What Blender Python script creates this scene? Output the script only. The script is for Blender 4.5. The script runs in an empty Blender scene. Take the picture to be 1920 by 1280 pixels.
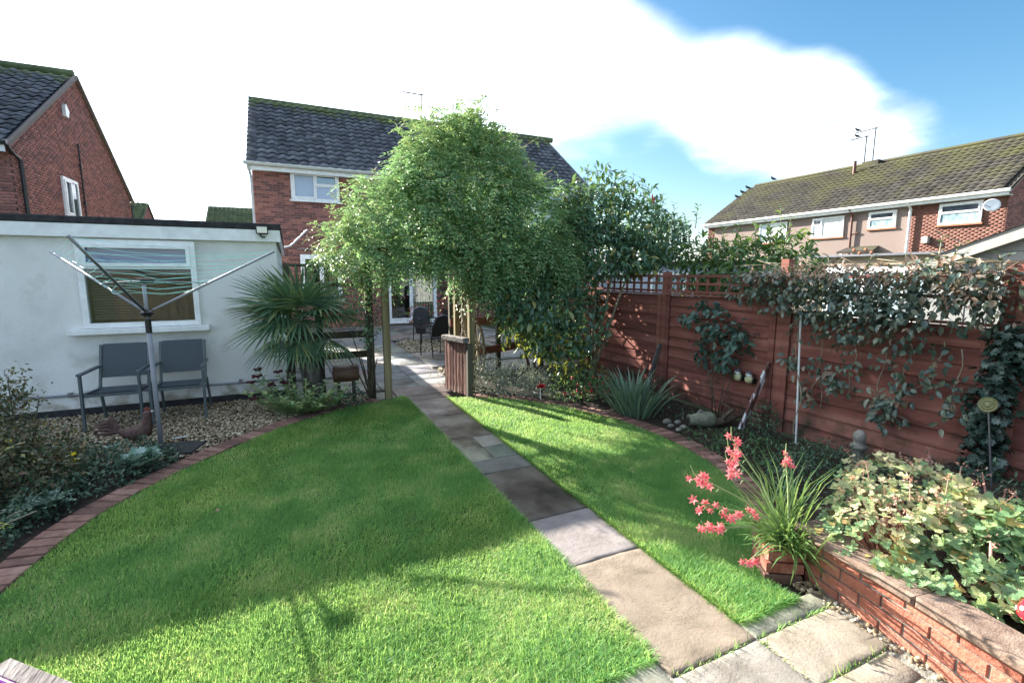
import bpy, math, random
import numpy as np
from mathutils import Vector, Matrix, Euler
rng = np.random.default_rng(7); random.seed(7)
sc = bpy.context.scene; COL = sc.collection
R = math.radians; PI = math.pi
# ------------------------------------------------------------ camera
cd = bpy.data.cameras.new('camera'); cam = bpy.data.objects.new('camera', cd); COL.objects.link(cam)
cam.location = (0, 0, 1.8); cam.rotation_euler = (R(90 - 7.995), 0, R(-24.99))
cd.sensor_width = 36; cd.lens = 16.69; cd.clip_end = 3000; cd.clip_start = 0.05
sc.camera = cam
# ------------------------------------------------------------ sun, sky, exposure
SUN_AZ, SUN_EL = 22.7, 24.8            # degrees left of +Y, and above the horizon
sd = Vector((-math.sin(R(SUN_AZ)) * math.cos(R(SUN_EL)), math.cos(R(SUN_AZ)) * math.cos(R(SUN_EL)), math.sin(R(SUN_EL))))
sl = bpy.data.lights.new('sun', 'SUN'); sun = bpy.data.objects.new('sun', sl); COL.objects.link(sun)
sl.energy = 4.0; sl.angle = R(0.5); sl.color = (1.0, 0.93, 0.82)
sun.rotation_euler = (-sd).to_track_quat('-Z', 'Y').to_euler()
sc.view_settings.view_transform = 'Standard'; sc.view_settings.look = 'None'
sc.view_settings.gamma = 1; sc.view_settings.use_curve_mapping = False
sc.view_settings.exposure = 2.58
sc.cycles.diffuse_bounces = 6; sc.cycles.transmission_bounces = 8
w = bpy.data.worlds.new('World'); sc.world = w; w.use_nodes = True
wt = w.node_tree; wn = wt.nodes; wl = wt.links
for n in list(wn): wn.remove(n)
def wnode(t, **k):
    n = wn.new(t)
    for a, b in k.items(): setattr(n, a, b)
    return n
def wmath(op, a, b=None, c=None):
    n = wnode('ShaderNodeMath', operation=op)
    for i, v in enumerate((a, b, c)):
        if v is None: continue
        if isinstance(v, (int, float)): n.inputs[i].default_value = v
        else: wl.new(v, n.inputs[i])
    return n.outputs[0]
sky = wnode('ShaderNodeTexSky', sky_type='NISHITA', sun_disc=False)
sky.sun_elevation = R(SUN_EL); sky.sun_rotation = R(-SUN_AZ)
sky.air_density = 1.0; sky.dust_density = 1.2; sky.ozone_density = 1.6
tc = wnode('ShaderNodeTexCoord')
sep = wnode('ShaderNodeSeparateXYZ'); wl.new(tc.outputs['Generated'], sep.inputs[0])
zc = wmath('MAXIMUM', wmath('ADD', sep.outputs[2], 0.12), 0.03)
cmb = wnode('ShaderNodeCombineXYZ')
wl.new(wmath('DIVIDE', sep.outputs[0], zc), cmb.inputs[0]); wl.new(wmath('DIVIDE', sep.outputs[1], zc), cmb.inputs[1])
nz = wnode('ShaderNodeTexNoise'); nz.inputs['Scale'].default_value = 0.9; nz.inputs['Detail'].default_value = 9; nz.inputs['Roughness'].default_value = 0.56
nz.inputs['Distortion'].default_value = 0.25
wl.new(cmb.outputs[0], nz.inputs['Vector'])
def lobe(az, el, width):               # soft patch of sky centred on a compass direction (deg right of +Y)
    d = (math.sin(R(az)) * math.cos(R(el)), math.cos(R(az)) * math.cos(R(el)), math.sin(R(el)))
    dp = wnode('ShaderNodeVectorMath', operation='DOT_PRODUCT'); wl.new(tc.outputs['Generated'], dp.inputs[0]); dp.inputs[1].default_value = d
    mr = wnode('ShaderNodeMapRange', interpolation_type='SMOOTHSTEP')
    mr.inputs['From Min'].default_value = math.cos(R(width)); mr.inputs['From Max'].default_value = 1.0
    wl.new(dp.outputs['Value'], mr.inputs['Value'])
    return mr.outputs[0]
bias = wmath('ADD', wmath('MULTIPLY', lobe(-22, 24, 62), .9), .30)   # mostly cloudy, thickest round the sun, with one wide blue gap
for az, el, wd, k in ((88, 40, 46, -.62), (50, 34, 15, -1.0), (66, 27, 15, -.75), (36, 36, 12, -.65), (29, 30, 7, -.30), (36, 12, 10, -.85), (47, 10, 8, -.55), (20, 22, 6, -.45), (40, 19, 13, .55), (52, 17, 10, .50), (30, 22, 12, .35), (59, 15.5, 8, .45)):
    bias = wmath('ADD', bias, wmath('MULTIPLY', lobe(az, el, wd), k))
cl = wnode('ShaderNodeMapRange', interpolation_type='SMOOTHSTEP')
cl.inputs['From Min'].default_value = 0.47; cl.inputs['From Max'].default_value = 1.10
wl.new(wmath('ADD', wmath('MULTIPLY', bias, 0.85), wmath('MULTIPLY', wmath('SUBTRACT', nz.outputs[0], .11), 1.22)), cl.inputs['Value'])
hs = wnode('ShaderNodeHueSaturation'); hs.inputs['Saturation'].default_value = 1.3; hs.inputs['Value'].default_value = 0.68; hs.inputs['Hue'].default_value = 0.49
wl.new(sky.outputs[0], hs.inputs['Color'])
mx = wnode('ShaderNodeMix', data_type='RGBA'); wl.new(cl.outputs[0], mx.inputs[0]); wl.new(hs.outputs[0], mx.inputs[6])
nz2 = wnode('ShaderNodeTexNoise'); nz2.inputs['Scale'].default_value = 2.4; nz2.inputs['Detail'].default_value = 7; wl.new(cmb.outputs[0], nz2.inputs['Vector'])
cb_ = wnode('ShaderNodeMapRange'); cb_.inputs[1].default_value = .3; cb_.inputs[2].default_value = .7; cb_.inputs[3].default_value = .40; cb_.inputs[4].default_value = 1.15; wl.new(nz2.outputs[0], cb_.inputs[0])
ccol = wnode('ShaderNodeVectorMath', operation='SCALE'); ccol.inputs[0].default_value = (6.75, 7.4, 8.35); wl.new(wmath('ADD', cb_.outputs[0], wmath('MULTIPLY', lobe(-22, 22, 55), .8)), ccol.inputs['Scale'])
wl.new(ccol.outputs[0], mx.inputs[7])
bg = wnode('ShaderNodeBackground'); bg.inputs['Strength'].default_value = 0.06; wl.new(mx.outputs[2], bg.inputs['Color'])
wo = wnode('ShaderNodeOutputWorld'); wl.new(bg.outputs[0], wo.inputs[0])

# ------------------------------------------------------------ materials
def newmat(name):
    m = bpy.data.materials.new(name); m.use_nodes = True
    nt = m.node_tree
    return m, nt, nt.nodes, nt.links, nt.nodes['Principled BSDF']
def mth(nt, op, a, b=None):
    n = nt.nodes.new('ShaderNodeMath'); n.operation = op
    for i, v in enumerate((a, b)):
        if v is None: continue
        if isinstance(v, (int, float)): n.inputs[i].default_value = v
        else: nt.links.new(v, n.inputs[i])
    return n.outputs[0]
def piece_rand(nt):
    g = nt.nodes.new('ShaderNodeNewGeometry'); o = nt.nodes.new('ShaderNodeObjectInfo')
    return mth(nt, 'FRACT', mth(nt, 'ADD', g.outputs['Random Per Island'], o.outputs['Random']))
def M(name, ramp, scale=6, rough=.7, bump=0, bscale=None, var=0., stretch=(1, 1, 1), detail=6, spec=.3, metal=0, tint=False, rlo=0.3, rhi=0.7, nmix=1.0, spots=None, coat=0, moss=None):
    m, nt, N, L, B = newmat(name)
    g = N.new('ShaderNodeNewGeometry'); vm = N.new('ShaderNodeVectorMath'); vm.operation = 'MULTIPLY'
    L.new(g.outputs['Position'], vm.inputs[0]); vm.inputs[1].default_value = stretch
    n = N.new('ShaderNodeTexNoise'); n.inputs['Scale'].default_value = scale; n.inputs['Detail'].default_value = detail; n.inputs['Roughness'].default_value = .6
    L.new(vm.outputs[0], n.inputs['Vector'])
    mr = N.new('ShaderNodeMapRange'); mr.inputs[1].default_value = rlo; mr.inputs[2].default_value = rhi; L.new(n.outputs[0], mr.inputs[0])
    fac = mth(nt, 'MULTIPLY', mr.outputs[0], nmix) if nmix != 1 else mr.outputs[0]
    if var:
        fac = mth(nt, 'ADD', fac, mth(nt, 'MULTIPLY', mth(nt, 'SUBTRACT', piece_rand(nt), .5), var))
    cr = N.new('ShaderNodeValToRGB'); e = cr.color_ramp.elements
    while len(e) < len(ramp): e.new(.5)
    for i, (p, c) in enumerate(ramp): e[i].position = p; e[i].color = (*c, 1)
    L.new(fac, cr.inputs[0]); colr = cr.outputs[0]
    if tint:
        oi = N.new('ShaderNodeObjectInfo'); mm = N.new('ShaderNodeMix'); mm.data_type = 'RGBA'; mm.blend_type = 'MULTIPLY'; mm.inputs[0].default_value = 1
        L.new(colr, mm.inputs[6]); L.new(oi.outputs['Color'], mm.inputs[7]); colr = mm.outputs[2]
    for sp in (spots, moss):
        if not sp: continue
        sscale, lo, hi, scol = sp[:4]
        n2 = N.new('ShaderNodeTexNoise'); n2.inputs['Scale'].default_value = sscale; n2.inputs['Detail'].default_value = 5; L.new(g.outputs['Position'], n2.inputs['Vector'])
        val = n2.outputs[0]
        if len(sp) > 4:                   # grows stronger with height: moss along a ridge
            sx = N.new('ShaderNodeSeparateXYZ'); L.new(g.outputs['Position'], sx.inputs[0])
            mz = N.new('ShaderNodeMapRange'); mz.inputs[1].default_value = sp[4]; mz.inputs[2].default_value = sp[5]; mz.inputs[3].default_value = -.1; mz.inputs[4].default_value = sp[6]
            L.new(sx.outputs[2], mz.inputs[0]); val = mth(nt, 'ADD', val, mz.outputs[0])
        m2 = N.new('ShaderNodeMapRange'); m2.inputs[1].default_value = lo; m2.inputs[2].default_value = hi; L.new(val, m2.inputs[0])
        mm = N.new('ShaderNodeMix'); mm.data_type = 'RGBA'; L.new(m2.outputs[0], mm.inputs[0]); L.new(colr, mm.inputs[6]); mm.inputs[7].default_value = (*scol, 1); colr = mm.outputs[2]
    L.new(colr, B.inputs['Base Color'])
    B.inputs['Roughness'].default_value = rough; B.inputs['Specular IOR Level'].default_value = spec; B.inputs['Metallic'].default_value = metal
    if coat: B.inputs['Coat Weight'].default_value = coat
    if bump:
        nb = N.new('ShaderNodeTexNoise'); nb.inputs['Scale'].default_value = bscale or scale * 4; nb.inputs['Detail'].default_value = 6; L.new(vm.outputs[0], nb.inputs['Vector'])
        bp = N.new('ShaderNodeBump'); bp.inputs['Strength'].default_value = bump; bp.inputs['Distance'].default_value = .02; L.new(nb.outputs[0], bp.inputs['Height']); L.new(bp.outputs[0], B.inputs['Normal'])
    return m
def leafmat(name, ramp, trans=(.2, .35, .05), tf=.4, rough=.45, spec=.4):
    m, nt, N, L, B = newmat(name)
    cr = N.new('ShaderNodeValToRGB'); e = cr.color_ramp.elements
    while len(e) < len(ramp): e.new(.5)
    for i, (p, c) in enumerate(ramp): e[i].position = p; e[i].color = (*c, 1)
    L.new(piece_rand(nt), cr.inputs[0]); L.new(cr.outputs[0], B.inputs['Base Color'])
    B.inputs['Roughness'].default_value = rough; B.inputs['Specular IOR Level'].default_value = spec
    t = N.new('ShaderNodeBsdfTranslucent')
    mm = N.new('ShaderNodeMix'); mm.data_type = 'RGBA'; mm.inputs[0].default_value = .55; L.new(cr.outputs[0], mm.inputs[6]); mm.inputs[7].default_value = (*trans, 1)
    L.new(mm.outputs[2], t.inputs[0])
    ms = N.new('ShaderNodeMixShader'); ms.inputs[0].default_value = tf; L.new(B.outputs[0], ms.inputs[1]); L.new(t.outputs[0], ms.inputs[2])
    L.new(ms.outputs[0], N['Material Output'].inputs[0])
    return m
def glassmat(name, tint=(.8, .85, .85), lo=.10, hi=.9):
    m, nt, N, L, B = newmat(name); N.remove(B)
    t = N.new('ShaderNodeBsdfTransparent'); t.inputs[0].default_value = (*tint, 1)
    g = N.new('ShaderNodeBsdfGlossy'); g.inputs['Roughness'].default_value = .015; g.inputs[0].default_value = (1, 1, 1, 1)
    lw = N.new('ShaderNodeLayerWeight'); lw.inputs[0].default_value = .35
    mr = N.new('ShaderNodeMapRange'); mr.inputs[3].default_value = lo; mr.inputs[4].default_value = hi; L.new(lw.outputs['Fresnel'], mr.inputs[0])
    ms = N.new('ShaderNodeMixShader'); L.new(mr.outputs[0], ms.inputs[0]); L.new(t.outputs[0], ms.inputs[1]); L.new(g.outputs[0], ms.inputs[2]); L.new(ms.outputs[0], N['Material Output'].inputs[0])
    return m
def flat(name, c, rough=.5, spec=.4, metal=0, **k):
    return M(name, [(0, [x * .88 for x in c]), (1, [min(1, x * 1.1) for x in c])], scale=k.pop('scale', 9), rough=rough, spec=spec, metal=metal, **k)
m_render = M('white_render', [(0, (.68, .68, .66)), (.5, (.79, .79, .78)), (1, (.84, .84, .83))], scale=1.6, rough=.9, bump=.8, bscale=85, spec=.15, spots=(2.5, .62, .80, (.58, .575, .53)), moss=(5, .62, .80, (.42, .39, .32), .45, .0, .30))
m_upvc = flat('white_plastic', (.78, .79, .80), .35)
m_felt = M('roof_felt', [(0, (.018, .018, .02)), (1, (.05, .05, .055))], scale=12, rough=.9, bump=.3)
m_brick = M('red_brick', [(0, (.16, .075, .07)), (.3, (.27, .115, .10)), (.65, (.36, .155, .125)), (1, (.43, .235, .19))], scale=18, rough=.85, bump=.4, bscale=70, var=.9, nmix=.5, spec=.15)
m_brick_l = M('plum_brick', [(0, (.19, .09, .085)), (.4, (.31, .13, .11)), (1, (.40, .185, .155))], scale=3, rough=.85, var=.7, nmix=.6, spec=.15)
m_brick_o = M('orange_brick', [(0, (.26, .088, .06)), (.5, (.37, .14, .095)), (1, (.43, .20, .145))], scale=9, rough=.8, bump=.5, bscale=60, var=.5, nmix=.7, spec=.15, spots=(40, .66, .72, (.22, .08, .05)))
m_pier = M('weathered_red_brick', [(0, (.17, .055, .04)), (.5, (.25, .085, .06)), (1, (.33, .16, .12))], scale=12, rough=.85, bump=.3, bscale=70, var=.5, spec=.15)
m_paver = M('paver_brick', [(0, (.115, .066, .054)), (.5, (.20, .108, .085)), (1, (.29, .18, .145))], scale=14, rough=.85, bump=.5, bscale=60, var=.9, nmix=.7, spec=.2)
m_mortar = M('mortar', [(0, (.22, .19, .17)), (1, (.34, .30, .27))], scale=20, rough=.95, bump=.3)
m_mortar_d = M('dark_mortar', [(0, (.10, .10, .085)), (1, (.30, .29, .25))], scale=25, rough=.95, bump=.4)
m_tile = M('slate_grey_tile', [(0, (.045, .047, .058)), (.5, (.095, .098, .12)), (1, (.18, .185, .21))], scale=5, rough=.8, var=.5, spots=(30, .68, .74, (.20, .21, .17)), moss=(2.2, .60, .80, (.10, .125, .05), 7.5, 8.35, .42))
m_tile_t = M('mossy_brown_tile', [(0, (.022, .020, .017)), (.5, (.042, .038, .032)), (1, (.07, .064, .055))], scale=3, rough=.85, var=.5, moss=(.8, .42, .70, (.072, .070, .030), 5.3, 7.6, .12))
m_tile_e = M('moss_green_tile', [(0, (.055, .075, .04)), (1, (.13, .165, .08))], scale=2, rough=.85, var=.3)
m_dash = M('pebble_dash', [(0, (.18, .135, .12)), (1, (.28, .225, .20))], scale=30, rough=.95, bump=.6, bscale=60)
m_brick_t = M('terrace_brick', [(0, (.13, .055, .045)), (.5, (.18, .08, .06)), (1, (.23, .125, .095))], scale=10, rough=.85, var=.5, nmix=.6)
m_pipe_d = flat('dark_pipe', (.03, .03, .035), .4)
m_pipe_b = flat('brown_pipe', (.12, .05, .035), .5)
m_mortar_t = flat('terrace_mortar', (.20, .125, .10), .95)
m_glass = glassmat('window_glass')
m_glass_sky = glassmat('bright_window_glass', (.55, .6, .66), .35, .95)
m_frost = M('obscured_glass', [(0, (.30, .38, .52)), (1, (.42, .50, .64))], scale=30, rough=.25, spec=.6, bump=.15, bscale=90)
m_dark = flat('dark_interior', (.03, .028, .026), .8)
m_curtain = flat('net_curtain', (.72, .74, .74), .8)
m_blind = flat('wooden_blind', (.26, .20, .15), .5)
m_alu = flat('brushed_aluminium', (.27, .27, .31), .55, .3)
m_alu_dull = flat('dull_metal', (.25, .26, .29), .4, metal=.8)
m_chair = flat('grey_painted_metal', (.085, .105, .115), .45)
m_sling = M('grey_sling_fabric', [(0, (.055, .07, .082)), (1, (.085, .10, .115))], scale=120, rough=.75, bump=.25, bscale=300)
m_line = flat('turquoise_line', (.38, .85, .76), .5)
m_fence = M('red_brown_stained_timber', [(0, (.13, .050, .040)), (.5, (.215, .080, .064)), (1, (.30, .135, .105))], scale=5, stretch=(1, .12, 1.8), rough=.8, bump=.22, bscale=40, var=.5, spec=.15, spots=(9, .70, .76, (.28, .17, .13)), moss=(4, .52, .78, (.05, .045, .03), .55, .0, .22))
m_gate = M('brown_stained_timber', [(0, (.13, .06, .05)), (1, (.34, .18, .15))], scale=8, stretch=(1, 1, .12), rough=.8, bump=.5, var=.4)
m_post = M('green_treated_timber', [(0, (.11, .09, .045)), (.5, (.20, .16, .085)), (1, (.29, .245, .14))], scale=7, stretch=(1, 1, .1), rough=.85, bump=.5, bscale=40, var=.3)
m_post_d = M('dark_weathered_timber', [(0, (.03, .028, .022)), (1, (.095, .085, .06))], scale=7, stretch=(1, 1, .1), rough=.9, bump=.5)
m_grey_wood = M('grey_weathered_timber', [(0, (.05, .042, .042)), (.5, (.14, .125, .12)), (1, (.24, .225, .22))], scale=26, stretch=(1, .18, 1), rough=.9, bump=.9, bscale=60, var=.2)
m_bark = M('bark', [(0, (.05, .038, .026)), (1, (.16, .125, .09))], scale=20, rough=.95, bump=.8)
m_bark_l = M('pale_stem', [(0, (.16, .13, .09)), (1, (.34, .29, .21))], scale=20, rough=.9, bump=.4)
m_soil = M('dark_soil', [(0, (.012, .009, .007)), (1, (.05, .036, .026))], scale=22, rough=1, bump=1, bscale=50)
m_turf = M('turf_base', [(0, (.04, .075, .022)), (1, (.09, .14, .04))], scale=20, rough=1, bump=.6)
m_ground = M('ground_grass', [(0, (.035, .055, .02)), (1, (.07, .085, .04))], scale=.6, rough=1)
def riven(name, ramp, scale, rough, spec, lo=.3, hi=.7):
    m = M(name, ramp, scale=scale, rough=rough, tint=True, spec=spec, detail=10, rlo=lo, rhi=hi); nt = m.node_tree; N, L = nt.nodes, nt.links; B = N['Principled BSDF']
    g = N.new('ShaderNodeNewGeometry'); oi = N.new('ShaderNodeObjectInfo'); va = N.new('ShaderNodeVectorMath'); va.operation = 'ADD'; cx = N.new('ShaderNodeCombineXYZ'); L.new(mth(nt, 'MULTIPLY', oi.outputs['Random'], 50.), cx.inputs[2])
    L.new(g.outputs['Position'], va.inputs[0]); L.new(cx.outputs[0], va.inputs[1])
    n1 = N.new('ShaderNodeTexNoise'); n1.inputs['Scale'].default_value = 2.6; n1.inputs['Detail'].default_value = 7; n1.inputs['Roughness'].default_value = .58; n1.inputs['Distortion'].default_value = .6; L.new(va.outputs[0], n1.inputs['Vector'])
    st = mth(nt, 'DIVIDE', mth(nt, 'FLOOR', mth(nt, 'MULTIPLY', n1.outputs[0], 13.)), 13.)      # cleft layers of the stone
    n2 = N.new('ShaderNodeTexNoise'); n2.inputs['Scale'].default_value = 90; n2.inputs['Detail'].default_value = 4; L.new(va.outputs[0], n2.inputs['Vector'])
    h = mth(nt, 'ADD', mth(nt, 'MULTIPLY', st, 1.0), mth(nt, 'ADD', mth(nt, 'MULTIPLY', n1.outputs[0], .5), mth(nt, 'MULTIPLY', n2.outputs[0], .05)))
    bp = N.new('ShaderNodeBump'); bp.inputs['Strength'].default_value = .85; bp.inputs['Distance'].default_value = .05; L.new(h, bp.inputs['Height']); L.new(bp.outputs[0], B.inputs['Normal'])
    return m
m_slab = riven('riven_sandstone', [(0, (.58, .56, .53)), (.4, (.86, .85, .83)), (.8, (1.0, 1.0, 1.0)), (1, (1.12, 1.10, 1.06))], 5, .8, .2)
m_slab_wet = riven('damp_sandstone', [(0, (.22, .19, .16)), (.35, (.55, .50, .46)), (.7, (.95, .94, .92)), (1, (1.15, 1.13, 1.1))], 1.7, .5, .35, .36, .68)
m_pebble = M('gravel_pebble', [(0, (.19, .14, .085)), (.4, (.40, .315, .20)), (.75, (.63, .54, .39)), (1, (.82, .78, .69))], scale=30, rough=.7, var=1.3, nmix=.35)
m_black = flat('black_metal', (.012, .012, .014), .35)
m_stone = M('weathered_stone', [(0, (.10, .095, .085)), (1, (.27, .255, .22))], scale=14, rough=.9, bump=.6)
m_cope = M('sandy_coping', [(0, (.10, .068, .052)), (.5, (.17, .118, .09)), (1, (.24, .18, .14))], scale=16, rough=.9, bump=.3, bscale=120, var=.15, spots=(28, .70, .74, (.10, .06, .045)))
m_terra = flat('terracotta', (.36, .14, .08), .8)
m_yellow = flat('yellow_petal', (.85, .62, .02), .6)
m_red = flat('red_petal', (.50, .012, .03), .5)
m_pink = leafmat('coral_pink_petal', [(0, (.78, .12, .15)), (.6, (.85, .20, .22)), (1, (.92, .36, .36))], (.95, .25, .25), .35)
m_sedumfl = M('maroon_flower_head', [(0, (.045, .012, .016)), (1, (.13, .035, .04))], scale=60, rough=.95, bump=1)
m_purple = flat('purple_strip', (.34, .05, .40), .5)
m_toad = flat('glossy_red_glaze', (.70, .02, .035), .12, .6, coat=.6)
m_spot = flat('white_glaze', (.8, .78, .74), .2)
m_rust = M('rusty_metal', [(0, (.05, .03, .028)), (1, (.16, .09, .075))], scale=30, rough=.7, bump=.4)
m_cream = flat('cream_cladding', (.34, .32, .285), .6)
m_sage = flat('pale_grey_cladding', (.25, .26, .255), .6)
m_beam = M('pale_timber', [(0, (.22, .17, .11)), (1, (.42, .35, .25))], scale=6, stretch=(1, .1, 1), rough=.8)
m_bluewhite = flat('pale_blue_render', (.34, .39, .46), .7)
m_lens = flat('floodlight_lens', (.75, .72, .62), .2, .6)
# foliage
L_jas = leafmat('jasmine_leaf', [(0, (.10, .215, .105)), (.5, (.18, .325, .155)), (.85, (.27, .42, .20)), (1, (.44, .40, .24))], (.30, .50, .16), .38)
L_jasy = leafmat('sunlit_young_jasmine_leaf', [(0, (.13, .25, .10)), (.7, (.22, .35, .15)), (1, (.36, .32, .18))], (.36, .50, .15), .34)  # lighter tone of the sunlit crown edge, also used on the shoots
L_laur = leafmat('glossy_evergreen_leaf', [(0, (.05, .115, .08)), (.6, (.10, .195, .125)), (.95, (.16, .28, .15)), (1, (.42, .34, .10))], (.24, .38, .06), .22, .28, .5)
L_laurn = leafmat('yellowing_evergreen_leaf', [(0, (.05, .09, .03)), (.7, (.09, .14, .04)), (1, (.40, .30, .04))], (.35, .38, .05), .35, .35)
L_hedge = leafmat('hedge_leaf', [(0, (.045, .11, .045)), (.7, (.10, .20, .08)), (1, (.20, .30, .11))], (.26, .38, .05), .35, .35)
L_clem = leafmat('clematis_leaf', [(0, (.04, .075, .065)), (.5, (.08, .125, .10)), (.85, (.15, .18, .12)), (1, (.24, .15, .11))], (.22, .26, .08), .25, .35, .55)
L_clemt = leafmat('lit_top_clematis_leaf', [(0, (.16, .12, .09)), (.5, (.30, .21, .16)), (1, (.42, .34, .26))], (.5, .3, .2), .3, .4)  # pinkish sunlit highlight put into the leaf colour
L_rose = leafmat('blue_green_leaf', [(0, (.04, .085, .075)), (1, (.09, .165, .125))], (.12, .2, .08), .25)
L_ivy = leafmat('ivy_leaf', [(0, (.02, .042, .034)), (.8, (.045, .085, .065)), (1, (.11, .15, .135))], (.08, .14, .05), .15, .35)
L_palm = leafmat('palm_leaf', [(0, (.055, .12, .07)), (.7, (.115, .205, .11)), (1, (.25, .28, .11))], (.12, .22, .06), .2, .35)
L_sed = leafmat('sedum_leaf', [(0, (.19, .32, .15)), (.7, (.32, .44, .20)), (1, (.58, .60, .24))], (.3, .4, .1), .3)
L_iris = leafmat('grey_green_blade', [(0, (.10, .17, .12)), (1, (.20, .30, .21))], (.2, .3, .12), .25)
L_lav = leafmat('silver_leaf', [(0, (.15, .19, .15)), (.7, (.30, .33, .27)), (1, (.46, .47, .40))], (.2, .25, .12), .25)
L_fuch = leafmat('fuchsia_leaf', [(0, (.05, .12, .05)), (1, (.15, .27, .10))], (.22, .34, .06), .35)
L_ger = leafmat('geranium_leaf', [(0, (.12, .23, .11)), (.6, (.21, .33, .15)), (.9, (.32, .41, .18)), (1, (.50, .32, .10))], (.5, .62, .2), .36, .5)
L_gery = leafmat('pale_geranium_leaf', [(0, (.30, .37, .16)), (.5, (.45, .47, .24)), (.85, (.56, .46, .28)), (1, (.48, .24, .12))], (.65, .62, .25), .35, .55)
L_dry = leafmat('dry_flower_stalk', [(0, (.26, .12, .09)), (.6, (.42, .20, .16)), (1, (.55, .36, .28))], (.5, .3, .2), .25)
L_hesp = leafmat('sword_leaf', [(0, (.085, .19, .065)), (.6, (.16, .28, .09)), (1, (.32, .39, .15))], (.36, .52, .12), .35)
L_hespf = leafmat('flower_stem_green', [(0, (.20, .30, .13)), (1, (.34, .42, .20))], (.2, .3, .1), .2)
L_cover = leafmat('ground_cover_leaf', [(0, (.03, .07, .042)), (.7, (.062, .122, .075)), (1, (.12, .19, .11))], (.06, .12, .04), .2)
L_cover2 = leafmat('bed_leaf', [(0, (.03, .08, .035)), (1, (.08, .16, .06))], (.2, .3, .08), .3)
L_pot = leafmat('bronze_shrub_leaf', [(0, (.04, .07, .035)), (.6, (.09, .115, .055)), (.85, (.18, .10, .065)), (1, (.30, .30, .09))], (.2, .18, .04), .25)
L_hell = leafmat('silvery_rosette_leaf', [(0, (.10, .20, .15)), (.6, (.22, .36, .28)), (1, (.45, .56, .50))], (.2, .35, .2), .2)
L_grass = leafmat('grass_blade', [(0, (.060, .195, .055)), (.5, (.125, .31, .08)), (.9, (.25, .43, .125)), (1, (.45, .46, .21))], (.58, .80, .21), .50, .5, .3)

nt = L_grass.node_tree; N, L = nt.nodes, nt.links                # worn, mossy and yellow patches of the lawn
g_ = N.new('ShaderNodeNewGeometry'); n_ = N.new('ShaderNodeTexNoise'); n_.inputs['Scale'].default_value = 2.3; n_.inputs['Detail'].default_value = 5; L.new(g_.outputs['Position'], n_.inputs['Vector'])
mr_ = N.new('ShaderNodeMapRange'); mr_.inputs[1].default_value = .35; mr_.inputs[2].default_value = .68; mr_.inputs[3].default_value = -.38; mr_.inputs[4].default_value = .48; L.new(n_.outputs[0], mr_.inputs[0])
cr_ = next(n for n in N if n.type == 'VALTORGB'); src = cr_.inputs[0].links[0].from_socket; L.new(mth(nt, 'ADD', src, mr_.outputs[0]), cr_.inputs[0])
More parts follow.
